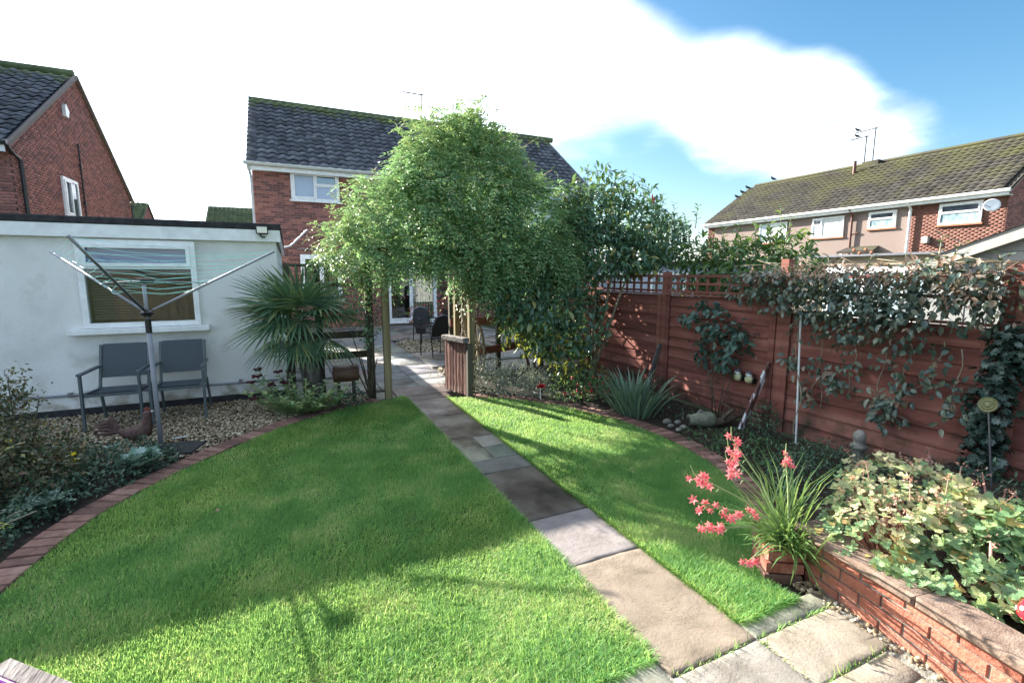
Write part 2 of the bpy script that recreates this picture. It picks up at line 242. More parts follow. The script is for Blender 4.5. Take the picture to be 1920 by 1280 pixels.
# ------------------------------------------------------------ geometry helpers
class MB:
    def __init__(s): s.v = []; s.f = []; s.mi = []; s.n = 0
    def add(s, v, f, mi=0):
        o = len(s.v); s.v.extend([tuple(p) for p in v]); s.f.extend([tuple(i + o for i in q) for q in f]); s.mi.extend([mi] * len(f)); return s
    def box(s, a, b, mi=0, ch=0, mat=None):
        (x0, y0, z0), (x1, y1, z1) = a, b
        if not ch:
            v = [(x0, y0, z0), (x1, y0, z0), (x1, y1, z0), (x0, y1, z0), (x0, y0, z1), (x1, y0, z1), (x1, y1, z1), (x0, y1, z1)]
            f = [(0, 3, 2, 1), (4, 5, 6, 7), (0, 1, 5, 4), (1, 2, 6, 5), (2, 3, 7, 6), (3, 0, 4, 7)]
        else:                              # vertical prism with a chamfered top and bottom rim
            c = ch; v = []; f = []
            for z, i in ((z0, c), (z0 + c, 0), (z1 - c, 0), (z1, c)):
                v += [(x0 + i, y0 + i, z), (x1 - i, y0 + i, z), (x1 - i, y1 - i, z), (x0 + i, y1 - i, z)]
            f = [(3, 2, 1, 0), (12, 13, 14, 15)]
            for k in range(3):
                for j in range(4):
                    f.append((k * 4 + j, k * 4 + (j + 1) % 4, k * 4 + 4 + (j + 1) % 4, k * 4 + 4 + j))
        if mat is not None: v = [mat @ Vector(p) for p in v]
        return s.add(v, f, mi)
    def bar(s, p, q, wd, ht, up=(0, 0, 1), mi=0, ch=0):   # rectangular bar from p to q
        p, q = Vector(p), Vector(q); d = q - p; L = d.length; x = d.normalized(); u = Vector(up)
        y = u.cross(x)
        if y.length < 1e-4: y = Vector((0, 1, 0)).cross(x)
        y.normalize(); z = x.cross(y)
        mt = Matrix(((x.x, y.x, z.x, p.x), (x.y, y.y, z.y, p.y), (x.z, y.z, z.z, p.z), (0, 0, 0, 1)))
        return s.box((0, -wd / 2, -ht / 2), (L, wd / 2, ht / 2), mi, ch, mt)
    def tube(s, pts, r, n=8, mi=0, cap=True):
        pts = [Vector(p) for p in pts]; k = len(pts); rs = r if isinstance(r, (list, tuple)) else [r] * k
        v = []; f = []; ref = None
        for i, p in enumerate(pts):
            d = (pts[min(i + 1, k - 1)] - pts[max(i - 1, 0)]).normalized()
            if ref is None: ref = d.orthogonal().normalized()
            ref = (ref - d * ref.dot(d)); ref = ref.normalized() if ref.length > 1e-5 else d.orthogonal().normalized()
            b = d.cross(ref)
            for j in range(n):
                a = 2 * PI * j / n; v.append(p + (ref * math.cos(a) + b * math.sin(a)) * rs[i])
        for i in range(k - 1):
            for j in range(n): f.append((i * n + j, i * n + (j + 1) % n, (i + 1) * n + (j + 1) % n, (i + 1) * n + j))
        if cap: f.append(tuple(range(n - 1, -1, -1))); f.append(tuple(range((k - 1) * n, k * n)))
        return s.add(v, f, mi)
    def lathe(s, prof, c=(0, 0, 0), n=16, mi=0, mat=None):
        v = []; f = []
        for (r, z) in prof:
            for j in range(n):
                a = 2 * PI * j / n; v.append(Vector((r * math.cos(a), r * math.sin(a), z)))
        k = len(prof)
        for i in range(k - 1):
            for j in range(n): f.append((i * n + j, i * n + (j + 1) % n, (i + 1) * n + (j + 1) % n, (i + 1) * n + j))
        f.append(tuple(range(n - 1, -1, -1))); f.append(tuple(range((k - 1) * n, k * n)))
        v = [(mat @ p if mat else p) + Vector(c) for p in v]
        return s.add(v, f, mi)
    def ball(s, c, rx, ry=None, rz=None, n=10, m=7, mi=0, mat=None):
        ry = ry or rx; rz = rz or rx; v = [Vector((0, 0, -rz))]; f = []
        for i in range(1, m):
            t = -PI / 2 + PI * i / m
            for j in range(n):
                a = 2 * PI * j / n; v.append(Vector((rx * math.cos(t) * math.cos(a), ry * math.cos(t) * math.sin(a), rz * math.sin(t))))
        v.append(Vector((0, 0, rz))); e = len(v) - 1
        for j in range(n):
            f.append((0, 1 + (j + 1) % n, 1 + j)); f.append((e, 1 + (m - 2) * n + j, 1 + (m - 2) * n + (j + 1) % n))
            for i in range(m - 2): f.append((1 + i * n + j, 1 + i * n + (j + 1) % n, 1 + (i + 1) * n + (j + 1) % n, 1 + (i + 1) * n + j))
        v = [(mat @ p if mat else p) + Vector(c) for p in v]
        return s.add(v, f, mi)
    def poly(s, pts, mi=0): return s.add(pts, [tuple(range(len(pts)))], mi)
    def slab(s, pts, z0, z1, mi=0):        # prism over a polygon in plan
        n = len(pts); v = [(x, y, z0) for x, y in pts] + [(x, y, z1) for x, y in pts]
        return s.add(v, [tuple(range(n - 1, -1, -1)), tuple(range(n, 2 * n))] + [(i, (i + 1) % n, n + (i + 1) % n, n + i) for i in range(n)], mi)
    def mesh(s, name):
        me = bpy.data.meshes.new(name); me.from_pydata([tuple(p) for p in s.v], [], s.f); return me
    def build(s, name, mats, parent=None, smooth=False, **tags):
        me = s.mesh(name); mats = mats if isinstance(mats, (list, tuple)) else [mats]
        for m in mats: me.materials.append(m)
        if len(mats) > 1: me.polygons.foreach_set('material_index', s.mi)
        if smooth: me.polygons.foreach_set('use_smooth', [True] * len(me.polygons))
        me.update(); return link(name, me, parent, **tags)
WM = {}                                    # world matrices, kept by hand (no depsgraph updates needed)
def link(name, me, parent=None, mat=None, **tags):
    o = bpy.data.objects.new(name, me); COL.objects.link(o)
    M4 = mat.copy() if mat is not None else Matrix.Identity(4)
    WM[o] = M4
    if parent is not None:
        o.parent = parent; o.matrix_parent_inverse = WM[parent].inverted()
    o.matrix_basis = M4
    for k, v in tags.items(): o[k] = v
    return o
def thing(name, label, cat, loc=(0, 0, 0), group=None, rot=0):
    o = link(name, None, None, Matrix.Translation(loc) @ Matrix.Rotation(rot, 4, 'Z'), label=label, category=cat)
    if group: o['group'] = group
    o.empty_display_size = .1
    return o
def copy_tree(o, mat, label=None):
    def cp(a, par):
        b = a.copy(); COL.objects.link(b)
        if par is not None: b.parent = par
        for ch in [c for c in list(WM) if c.parent == a]: cp(ch, b)
        return b
    r = cp(o, None); r.matrix_basis = mat
    if label: r['label'] = label
    return r
def np_mesh(name, V, faces, mat, parent=None, smooth=False, **tags):
    """faces: list of (k,m) integer arrays, one per polygon size"""
    me = bpy.data.meshes.new(name); me.vertices.add(len(V)); me.vertices.foreach_set('co', np.ascontiguousarray(V, dtype=np.float32).ravel())
    loops = np.concatenate([f.ravel() for f in faces]).astype(np.int32); tot = np.concatenate([np.full(len(f), f.shape[1]) for f in faces]).astype(np.int32)
    me.loops.add(len(loops)); me.loops.foreach_set('vertex_index', loops)
    me.polygons.add(len(tot)); st = np.concatenate([[0], np.cumsum(tot)[:-1]]).astype(np.int32)
    me.polygons.foreach_set('loop_start', st); me.polygons.foreach_set('loop_total', tot)
    if smooth: me.polygons.foreach_set('use_smooth', np.ones(len(tot), dtype=bool))
    me.materials.append(mat); me.update(calc_edges=True)
    return link(name, me, parent, **tags)
# leaf outlines: rows (along, half width, height) and faces
T_SMALL = (np.array([(0, 0, 0), (.42, .5, .06), (.42, -.5, .06), (.5, 0, -.04), (1, 0, -.12)]), [np.array([(0, 2, 3), (0, 3, 1), (3, 2, 4), (1, 3, 4)])])
T_BIG = (np.array([(0, 0, 0), (.25, .40, .07), (.25, 0, 0), (.25, -.40, .07), (.62, .46, .03), (.62, 0, -.05), (.62, -.46, .03), (1, 0, -.2)]),
         [np.array([(0, 2, 1), (0, 3, 2), (4, 5, 7), (5, 6, 7)]), np.array([(1, 2, 5, 4), (2, 3, 6, 5)])])
T_BLADE = (np.array([(0, .5, 0), (0, -.5, 0), (.55, .38, .0), (.55, -.38, .0), (1, 0, -.16)]), [np.array([(2, 3, 4)]), np.array([(0, 1, 3, 2)])])
def _palm(n=7, inner=.62):
    v = [(.35, 0, -.05)]; k = n * 2 + 1
    for i in range(k):
        a = PI * 1.12 * (i / (k - 1) - .5) * 2 * .86
        r = (.62 if i % 2 == 0 else .62 * inner) if True else 0
        r *= 1 - .12 * abs(i / (k - 1) - .5)
        v.append((.35 + r * math.cos(a), r * math.sin(a) * .95, .10 * (i % 2) + .04))
    v.append((0, 0, 0))
    f = [(0, i + 1, i + 2) for i in range(k - 1)]
    return np.array(v), [np.array(f)]
T_LOBED = _palm()
def unit(a): return a / np.maximum(np.linalg.norm(a, axis=-1, keepdims=True), 1e-9)
def leaves_geo(T, P, D, N, Lg, Wd):
    t, fs = T; P = np.asarray(P, float); n = len(P); D = unit(np.asarray(D, float)); N = np.asarray(N, float)
    S = unit(np.cross(N, D)); N = np.cross(D, S); Lg = np.broadcast_to(Lg, n); Wd = np.broadcast_to(Wd, n)
    V = P[:, None, :] + t[None, :, 0, None] * (Lg[:, None, None] * D[:, None, :]) + t[None, :, 1, None] * (Wd[:, None, None] * S[:, None, :]) + t[None, :, 2, None] * (Lg[:, None, None] * N[:, None, :])
    k = len(t); off = (np.arange(n) * k)[:, None, None]
    return V.reshape(-1, 3), [(f[None] + off).reshape(-1, f.shape[1]) for f in fs]
def merge_geo(gs):
    Vs = []; F = {}; o = 0
    for V, fs in gs:
        Vs.append(V)
        for f in fs: F.setdefault(f.shape[1], []).append(f + o)
        o += len(V)
    return np.concatenate(Vs), [np.concatenate(x) for x in F.values()]
def rdir(n): return unit(rng.normal(size=(n, 3)))
def blob_points(blobs, n, shell=.35, keep=None, cull=.72):
    """points in the outer shell of a union of ellipsoids, and the outward direction there"""
    B = np.array(blobs, float); area = (B[:, 3] * B[:, 4] + B[:, 4] * B[:, 5] + B[:, 3] * B[:, 5]); pr = area / area.sum()
    out = []; nor = []; got = 0
    while got < n:
        m = n * 2; i = rng.choice(len(B), m, p=pr); d = rdir(m); r = 1 - shell * rng.random(m) ** 1.6
        wob = 1 + .10 * np.sin(d[:, 0] * 7 + i) + .10 * np.sin(d[:, 2] * 9 + 2 * i) + .07 * np.sin(d[:, 1] * 13 + 3 * i)
        P = B[i, :3] + d * B[i, 3:6] * (r * wob)[:, None]; Nn = unit(d / B[i, 3:6])
        ok = np.ones(m, bool)
        for b in B:
            q = (((P - b[:3]) / b[3:6]) ** 2).sum(1); ok &= (q > cull ** 2) | (rng.random(m) < .06)
        if keep is not None: ok &= keep(P)
        out.append(P[ok]); nor.append(Nn[ok]); got += ok.sum()
    return np.concatenate(out)[:n], np.concatenate(nor)[:n]
def in_poly(P, poly):
    x, y = P[:, 0], P[:, 1]; c = np.zeros(len(P), bool); n = len(poly)
    for i in range(n):
        x0, y0 = poly[i]; x1, y1 = poly[(i + 1) % n]
        c ^= ((y0 > y) != (y1 > y)) & (x < (x1 - x0) * (y - y0) / (y1 - y0 + 1e-12) + x0)
    return c
def foliage(name, T, blobs, n, L, W, mat, parent, shell=.4, droop=.3, out=.6, keep=None, cull=.72, jit=.25, **tags):
    P, Nn = blob_points(blobs, n, shell, keep, cull); rd = rdir(n)
    D = unit(Nn * out + rd * .8 + np.array([0, 0, -droop])); N = unit(Nn * .5 + np.array([0, 0, .9]) + rdir(n) * .45)
    s = 1 + jit * rng.normal(size=n).clip(-1.6, 1.6)
    V, F = leaves_geo(T, P, D, N, L * s, W * s); return np_mesh(name, V, F, mat, parent, **tags)
def sprays_geo(P, D, L, nl, lf, lw, droop, T=T_SMALL, spread=1.0):
    """arching pinnate sprays: nl pairs of leaflets along a drooping stalk"""
    n = len(P); D = unit(D); up = np.array([0, 0, 1.]); S = unit(np.cross(D, up) + 1e-6)
    gs = []; Ls = L * (1 + .25 * rng.normal(size=n).clip(-1.5, 1.5))
    for k in range(nl):
        t = (k + .6) / nl; c = P + D * (Ls * t)[:, None] + np.array([0, 0, -1.]) * (Ls * droop * t * t)[:, None]
        tang = unit(D + np.array([0, 0, -1.]) * (2 * droop * t))
        nn = np.cross(S, tang)
        sc_ = (1 - .35 * t) * (1 + .2 * rng.normal(size=n).clip(-1, 1))
        for sg in ((1, -1) if k < nl - 1 else (0,)):
            dd = unit(tang * .75 + S * sg * spread + nn * .15 + rdir(n) * .22)
            gs.append(leaves_geo(T, c, dd, nn + rdir(n) * .3, lf * sc_, lw * sc_))
    return merge_geo(gs)
def stems(mb, root, tips, r0, r1, n=5, sag=.0, seg=4):
    for t in tips:
        a, b = Vector(root), Vector(t); pts = []
        for i in range(seg + 1):
            u = i / seg; p = a.lerp(b, u); p.z += sag * math.sin(PI * u) ; pts.append(p)
        mb.tube(pts, [r0 + (r1 - r0) * i / seg for i in range(seg + 1)], n)
# ------------------------------------------------------------ masonry and roofs
def frame_mat(o, u, v, n):
    return Matrix(((u[0], v[0], n[0], o[0]), (u[1], v[1], n[1], o[1]), (u[2], v[2], n[2], o[2]), (0, 0, 0, 1)))
UNIT = MB().box((0, 0, -.5), (1, 1, 1), ch=0).mesh('brick')
def bricks(parent, o, u, n, wd, z0, z1, mat, holes=(), inside=None, L=.225, H=.075, J=.010, proud=.008, parts=0, key=None, name='brick', stuff='brickwork'):
    """stretcher-bond bricks standing proud of a wall plane: origin o, along u, outward n; PARTS of them as objects of their own"""
    F = frame_mat(o, u, (0, 0, 1), n); lst = []
    k = 0; z = z0
    while z + H * .6 < z1:
        x = -(L / 2 if k % 2 else 0)
        while x < wd:
            a, b = max(x, 0), min(x + L - J, wd); top = min(z + H - J, z1)
            segs = [(a, b)]
            for (ha, hb, hz0, hz1) in holes:
                if top > hz0 + .01 and z < hz1 - .01:
                    ns = []
                    for (p, q) in segs:
                        if q <= ha or p >= hb: ns.append((p, q)); continue
                        if p < ha - .02: ns.append((p, ha - .004))
                        if q > hb + .02: ns.append((hb + .004, q))
                    segs = ns
            for (p, q) in segs:
                if q - p > .025 and (inside is None or inside((p + q) / 2, (z + top) / 2)): lst.append((p, q, z, top))
            x += L
        z += H; k += 1
    if key: lst.sort(key=key)
    me = UNIT
    if parts:
        me = UNIT.copy(); me.materials.clear(); me.materials.append(mat)
        for (p, q, a, b) in lst[:parts]:
            pr = proud * (1 + random.uniform(-.35, .35))
            link(name, me, parent, F @ Matrix.Translation((p, a, 0)) @ Matrix.Diagonal((q - p, b - a, pr, 1)))
    rest = lst[parts:]
    if rest:
        A = np.array(rest); m = len(A); V = np.zeros((m, 8, 3))
        for i, (su, sv, sn) in enumerate([(0, 0, 0), (1, 0, 0), (1, 1, 0), (0, 1, 0), (0, 0, 1), (1, 0, 1), (1, 1, 1), (0, 1, 1)]):
            V[:, i, 0] = A[:, 1] if su else A[:, 0]; V[:, i, 1] = A[:, 3] if sv else A[:, 2]; V[:, i, 2] = (proud * (1 + rng.uniform(-.3, .3, m))) if sn else -.02
        Fm = np.array(F); V = V.reshape(-1, 3) @ Fm[:3, :3].T + Fm[:3, 3]
        fs = np.array([(4, 5, 6, 7), (0, 1, 5, 4), (1, 2, 6, 5), (2, 3, 7, 6), (3, 0, 4, 7)])
        np_mesh(stuff, V, [(fs[None] + (np.arange(m) * 8)[:, None, None]).reshape(-1, 4)], mat, parent, kind='stuff')
def tiles(parent, o, u, s, wd, ln, mat, tw=.30, gauge=.34, parts=0, keep=None, wave=.05, seg=6, name='roof_tile'):
    """interlocking roof tiles: origin o at the eave, along the eave u, up the slope s; each tile overlaps the course below"""
    u = Vector(u).normalized(); s = Vector(s).normalized(); n = u.cross(s)
    if n.z < 0: n = -n
    F = frame_mat(o, u, s, n)
    v = []; f = []
    for j, (yy, zz) in enumerate(((-.03, .062), (gauge + .02, .010))):
        for i in range(seg + 1):
            t = i / seg; v.append((t * (tw + .008), yy, zz + wave * .5 * (1 - math.cos(2 * PI * t * 1)) * 1.0))
    for i in range(seg): f.append((i, i + 1, seg + 2 + i, seg + 1 + i))
    b = len(v)
    for i in range(seg + 1): v.append((v[i][0], v[i][1], v[i][2] - .022))
    for i in range(seg): f.append((b + i, b + i + 1, i + 1, i))
    mb = MB(); mb.add(v, f); me = mb.mesh(name); me.materials.append(mat); me.polygons.foreach_set('use_smooth', [True] * len(f))
    nr = int(ln / gauge); nc = int(wd / tw); spots = []
    for r in range(nr):
        for c in range(nc): spots.append((c, r))
    vis = [q for q in spots if keep is None or keep(q[0] * tw, q[1] * gauge)]
    for (c, r) in vis[:parts]:
        link(name, me, parent, F @ Matrix.Translation((c * tw, r * gauge, random.uniform(0, .006))) @ Matrix.Rotation(random.uniform(-.006, .006), 4, 'Z'))
    done = set(vis[:parts]); rest = [q for q in spots if q not in done]
    if rest:
        T = np.array(v); A = np.array(rest, float); m = len(A)
        V = T[None] + np.stack([A[:, 0] * tw, A[:, 1] * gauge, rng.uniform(0, .008, m)], 1)[:, None, :]
        Fm = np.array(F); V = V.reshape(-1, 3) @ Fm[:3, :3].T + Fm[:3, 3]; fs = np.array(f)
        np_mesh('roof_tiling', V, [(fs[None] + (np.arange(m) * len(T))[:, None, None]).reshape(-1, 4)], mat, parent, smooth=True, kind='stuff')
def window(parent, o, u, n, wd, ht, rects, fr=.05, depth=.07, glass=None, back=None, sill=True, frame_mat_=None, name='window'):
    """framed window: rects = panes (x0,x1,z0,z1) as fractions; each pane a sub-part, with a dark room or a curtain behind it"""
    F = frame_mat(o, u, (0, 0, 1), n); mb = MB(); g = fr
    xs = sorted({0, 1} | {r[0] for r in rects} | {r[1] for r in rects})
    def bx(x0, x1, z0, z1, a=-depth * .5, b=depth * .5): mb.box((x0, z0, a), (x1, z1, b), mat=F)
    bx(0, wd, 0, g); bx(0, wd, ht - g, ht); bx(0, g, g, ht - g); bx(wd - g, wd, g, ht - g)
    for r in rects:
        x0, x1, z0, z1 = r[0] * wd, r[1] * wd, r[2] * ht, r[3] * ht
        if x0 > .02: bx(x0 - g * .5, x0 + g * .5, max(z0, g), min(z1, ht - g), -depth * .48, depth * .48)
        if z0 > .02: bx(max(x0, g) + .001, min(x1, wd - g) - .001, z0 - g * .5, z0 + g * .5, -depth * .46, depth * .46)
        if len(r) > 4 and r[4] == 'sash':  # an opening light has its own thicker sash
            s = g * .7; ax, bx_, az, bz = max(x0, g * .9), min(x1, wd - g * .9), max(z0, g * .9), min(z1, ht - g * .9)
            for q in ((ax, bx_, az, az + s), (ax, bx_, bz - s, bz), (ax, ax + s, az + s, bz - s), (bx_ - s, bx_, az + s, bz - s)): bx(*q, depth * .5 + .001, depth * .5 + .022)
    w_ = mb.build(name, frame_mat_ or m_upvc, parent)
    for r in rects:
        x0, x1, z0, z1 = r[0] * wd, r[1] * wd, r[2] * ht, r[3] * ht
        MB().box((x0 + .012, z0 + .012, -.006), (x1 - .012, z1 - .012, .006), mat=F).build('pane', r[5] if len(r) > 5 else (glass or m_glass), w_)
    if back is not None: MB().box((.02, .02, -.30), (wd - .02, ht - .02, -.25), mat=F).build('curtain' if back is m_curtain else 'room_back', back, w_)
    if sill: MB().box((-.05, -.05, -depth * .5), (wd + .05, -.002, depth * .5 + .07), mat=F).build('sill', frame_mat_ or m_upvc, w_)
    return w_
# ------------------------------------------------------------ ground, lawn, paving
MB().poly([(-700, -700, -.10), (700, -700, -.10), (700, 900, -.10), (-700, 900, -.10)]).build('ground', m_ground, kind='structure')
LEFTC = [(-1.72, 2.2), (-1.74, 2.9), (-1.70, 3.4), (-1.64, 3.85), (-1.52, 4.35), (-1.29, 4.82), (-.97, 5.30), (-.64, 5.74), (-.22, 6.16), (.05, 6.42), (.50, 6.68), (1.05, 6.86)]
RIGHTC = [(2.62, 1.80), (3.00, 2.10), (3.38, 2.50), (3.60, 2.92), (3.75, 3.42), (3.80, 3.90), (3.72, 4.50), (3.58, 5.02), (3.36, 5.52), (3.02, 6.00), (2.62, 6.36), (2.36, 6.52)]
def resample(c, step):
    c = np.array(c, float)
    for _ in range(2):                     # corner cutting
        q = [c[0]]
        for i in range(len(c) - 1): q += [c[i] * .75 + c[i + 1] * .25, c[i] * .25 + c[i + 1] * .75]
        c = np.array(q + [c[-1]])
    d = np.concatenate([[0], np.cumsum(np.linalg.norm(np.diff(c, axis=0), axis=1))]); s = np.arange(0, d[-1], step)
    return np.stack([np.interp(s, d, c[:, 0]), np.interp(s, d, c[:, 1])], 1)
def offset(c, k):
    t = np.gradient(c, axis=0); t /= np.linalg.norm(t, axis=1, keepdims=True); return c + np.stack([-t[:, 1], t[:, 0]], 1) * k
lc = resample(LEFTC, .108); rc = resample(RIGHTC, .108)
lin = offset(lc, -.10); rin = offset(rc, .10)
left_lawn = [(1.455, 1.53), (-1.6, 1.53)] + [tuple(p) for p in lin] + [(1.455, 6.95)]
right_lawn = [(2.015, 1.53), (2.46, 1.53), (2.46, 1.72)] + [tuple(p) for p in rin] + [(2.015, 6.62)]
lw_ = MB(); lw_.slab(left_lawn, -.09, 0.0); lw_.slab(right_lawn, -.09, 0.0); lw_.build('lawn', m_turf, kind='structure')
def vnoise(P, sc, seed):
    r = np.random.default_rng(seed); z = np.zeros(len(P))
    for k in range(5):
        a = r.uniform(0, 2 * PI, 2); f = sc * 1.7 ** k * r.uniform(.8, 1.2)
        z += np.sin(P[:, 0] * f * math.cos(a[0]) + P[:, 1] * f * math.sin(a[0]) + a[1]) / 1.5 ** k
    return z
def grass_geo(poly, n, y0, y1, hmul, wd):
    A = np.array(poly); lo, hi = A.min(0), A.max(0); lo[1] = max(lo[1], y0); hi[1] = min(hi[1], y1)
    P = rng.uniform(lo, hi, (int(n * (hi[0] - lo[0]) * (hi[1] - lo[1])), 2)); P = P[in_poly(P, poly)]
    m = len(P); patch = vnoise(P, 4, 3); h = (.029 + .006 * patch + .012 * rng.random(m)).clip(.012, .07) * hmul
    tall = rng.random(m) < .025; h[tall] *= 1.6
    a = vnoise(P, 2.2, 9) * .8 + rng.uniform(-PI, PI, m) * rng.uniform(.2, 1, m); lean = rng.uniform(.1, 1.25, m)
    D = np.stack([np.cos(a) * lean, np.sin(a) * lean, np.ones(m)], 1); N = np.stack([np.cos(a), np.sin(a), -lean], 1) * -1 + rdir(m) * .25
    return leaves_geo(T_BLADE, np.c_[P, np.zeros(m) - .004], D, N, h * 1.25, wd * rng.uniform(.7, 1.3, m))
gs = []
def edge_blades(a, b, nrm, n):              # ragged blades lapping over the stone
    t = rng.random(n); P = np.c_[a[0] + (b[0] - a[0]) * t, a[1] + (b[1] - a[1]) * t] - np.array(nrm) * rng.uniform(0, .02, (n, 1)); k = rng.uniform(.2, 1.5, n)
    D = np.c_[nrm[0] * k + rng.normal(size=n) * .5, nrm[1] * k + rng.normal(size=n) * .5, np.ones(n)]; return leaves_geo(T_BLADE, np.c_[P, np.zeros(n)], D, np.c_[-D[:, 0], -D[:, 1], k] + rdir(n) * .3, rng.uniform(.03, .075, n), .0036)
gs += [edge_blades((1.455, 1.54), (1.455, 6.8), (1, 0), 5200), edge_blades((2.015, 1.54), (2.015, 6.6), (-1, 0), 5200), edge_blades((.2, 1.53), (1.455, 1.53), (0, -1), 1500), edge_blades((2.015, 1.53), (2.46, 1.53), (0, -1), 800)]
for poly in (left_lawn, right_lawn):
    gs += [grass_geo(poly, 33000, 1.4, 3.0, .95, .0033), grass_geo(poly, 17000, 3.0, 5.0, .95, .0048), grass_geo(poly, 9500, 5.0, 7.1, .95, .0072)]
for (a, b) in (((2.002, .5), (2.002, 1.4)), ((1.46, 1.418), (2.0, 1.418)), ((2.0, 1.412), (2.58, 1.412)), ((2.01, 1.108), (2.5, 1.108))):
    gs += [edge_blades(a, b, (random.uniform(-.4, .4), -.3), 70)]
V, F = merge_geo(gs); np_mesh('grass', V, F, L_grass, kind='stuff', label='short bright green lawn grass either side of the path', category='grass')
def slab(parent, x0, x1, y0, y1, tint, mat=None, z=.014, res=.05, amp=.0014):
    nx = max(4, int((x1 - x0) / res)); ny = max(4, int((y1 - y0) / res)); s = rng.integers(1e6); ei = .004
    gx = np.concatenate([[x0], np.linspace(x0 + ei, x1 - ei, nx - 1), [x1]]); gy = np.concatenate([[y0], np.linspace(y0 + ei, y1 - ei, ny - 1), [y1]])
    X, Y = np.meshgrid(gx, gy); P = np.c_[X.ravel(), Y.ravel()]
    edge = (np.abs(P[:, 0] - x0) < 1e-6) | (np.abs(P[:, 0] - x1) < 1e-6) | (np.abs(P[:, 1] - y0) < 1e-6) | (np.abs(P[:, 1] - y1) < 1e-6)
    nz = vnoise(P * np.array([1, .6]), 7, s) + .6 * vnoise(P, 19, s + 1); zz = z + amp * (np.floor(nz * 1.6) / 1.6 * .8 + .3 * nz) - edge * .0035
    J = np.stack([vnoise(P, 16, s + 2), vnoise(P, 17, s + 3)], 1) * .0022 * edge[:, None]
    P = P + J; V = np.c_[P, zz]; idx = np.arange((nx + 1) * (ny + 1)).reshape(ny + 1, nx + 1)
    q = np.stack([idx[:-1, :-1], idx[:-1, 1:], idx[1:, 1:], idx[1:, :-1]], -1).reshape(-1, 4)
    ring = np.concatenate([idx[0, :], idx[1:, -1], idx[-1, -2::-1], idx[-2:0:-1, 0]]); n = len(V); k = len(ring)
    V = np.concatenate([V, np.c_[P[ring], np.full(k, -.05)]]); j = np.arange(k)
    side = np.stack([ring, n + j, n + (j + 1) % k, ring[(j + 1) % k]], -1)
    o = np_mesh('paving_slab', V, [q, side], mat or m_slab, parent); o.color = (*[c * random.uniform(.94, 1.06) for c in tint], 1); return o
PINK, LILAC, BROWN, GREEN, BUFF, GREY, ROSE = (.215, .178, .146), (.222, .21, .195), (.128, .110, .088), (.155, .165, .145), (.27, .24, .185), (.24, .225, .195), (.17, .13, .115)
path = link('garden_path', None, kind='structure')
MB().slab([(1.457, 1.53), (2.003, 1.53), (2.003, 6.9), (2.2, 7.44), (1.37, 7.44), (1.457, 6.9)], -.09, .003).build('mortar_bed', m_mortar_d, path)
px0, px1 = 1.455, 2.005
for (y0, y1, c, mt) in ((1.425, 2.295, PINK, None), (2.31, 2.895, LILAC, None), (2.91, 3.805, BROWN, m_slab_wet), (3.82, 4.12, GREEN, None)):
    slab(path, px0, px1, y0, y1, c, mt, res=.025 if y0 < 2.4 else .04, amp=.0016 if c == PINK else .0010)
slab(path, 1.455, 1.745, 4.135, 4.80, ROSE and (.26, .24, .19), m_slab_wet); slab(path, 1.755, 2.005, 4.135, 4.46, GREEN); slab(path, 1.755, 2.005, 4.475, 4.80, (.29, .28, .24))
slab(path, 1.455, 2.005, 4.815, 5.70, (.27, .23, .175), m_slab_wet); slab(path, 1.455, 2.005, 5.715, 6.60, (.36, .29, .26), m_slab_wet)
slab(path, 1.455, 2.10, 6.615, 6.90, ROSE, m_slab_wet); slab(path, 1.36, 2.22, 6.915, 7.44, ROSE, m_slab_wet)
front = link('front_patio', None, kind='structure')
bed = MB(); bed.slab([(-2.5, -.6), (2.75, -.6), (2.75, 1.527), (-2.5, 1.527)], -.09, .002); bed.build('mortar_bed', m_mortar_d, front)
slab(front, 1.455, 1.995, .80, 1.41, GREY, res=.025); slab(front, 2.01, 2.555, 1.115, 1.405, BUFF, res=.025, amp=.0018); slab(front, 2.01, 2.49, .955, 1.10, (.27,.245,.19), res=.03)
slab(front, 2.01, 2.47, .50, .94, (.27,.24,.18), res=.03); slab(front, 2.015, 2.60, 1.42, 1.525, (.215,.205,.18), res=.03); slab(front, .85, 1.44, .8, 1.525, (.22,.215,.19), res=.03)
slab(front, .85, 1.44, .1, .785, BUFF); slab(front, 1.455, 1.995, .1, .785, PINK); slab(front, .24, .835, .6, 1.525, LILAC); slab(front, -.4, .22, .6, 1.525, GREY)
rear = link('rear_patio', None, kind='structure')
MB().slab([(-.1, 7.0), (6.2, 7.0), (6.2, 17.4), (-.1, 17.4)], -.09, -.025).build('sub_base', m_mortar_d, rear)
cols = [(.0, .60), (.615, 1.21), (1.225, 1.82), (1.835, 2.43), (2.445, 3.04), (3.055, 3.95), (3.965, 4.86), (4.875, 5.9)]
tints = [(.22, .22, .225), (.27, .235, .21), (.25, .265, .27), (.27, .28, .26), (.20, .20, .22), (.28, .255, .22)]
for ci, (a, b) in enumerate(cols):
    y = 7.46 + (.0 if ci % 2 else -.0)
    while y < 16.7:
        h = random.choice((.6, .6, .9, .45)); e = min(y + h, 16.85); cx, cy = (a + b) / 2, (y + e) / 2
        if not (2.5 < cx < 4.6 and 10.7 < cy < 13.2) and not (cx > 2.2 and cy < 9.0 and cx > 2.4) and not (cx < .65 and cy < 8.6):
            slab(rear, a, b, y, e - .015, random.choice(tints), m_slab if random.random() < .6 else m_slab_wet, res=.15)
        y = e
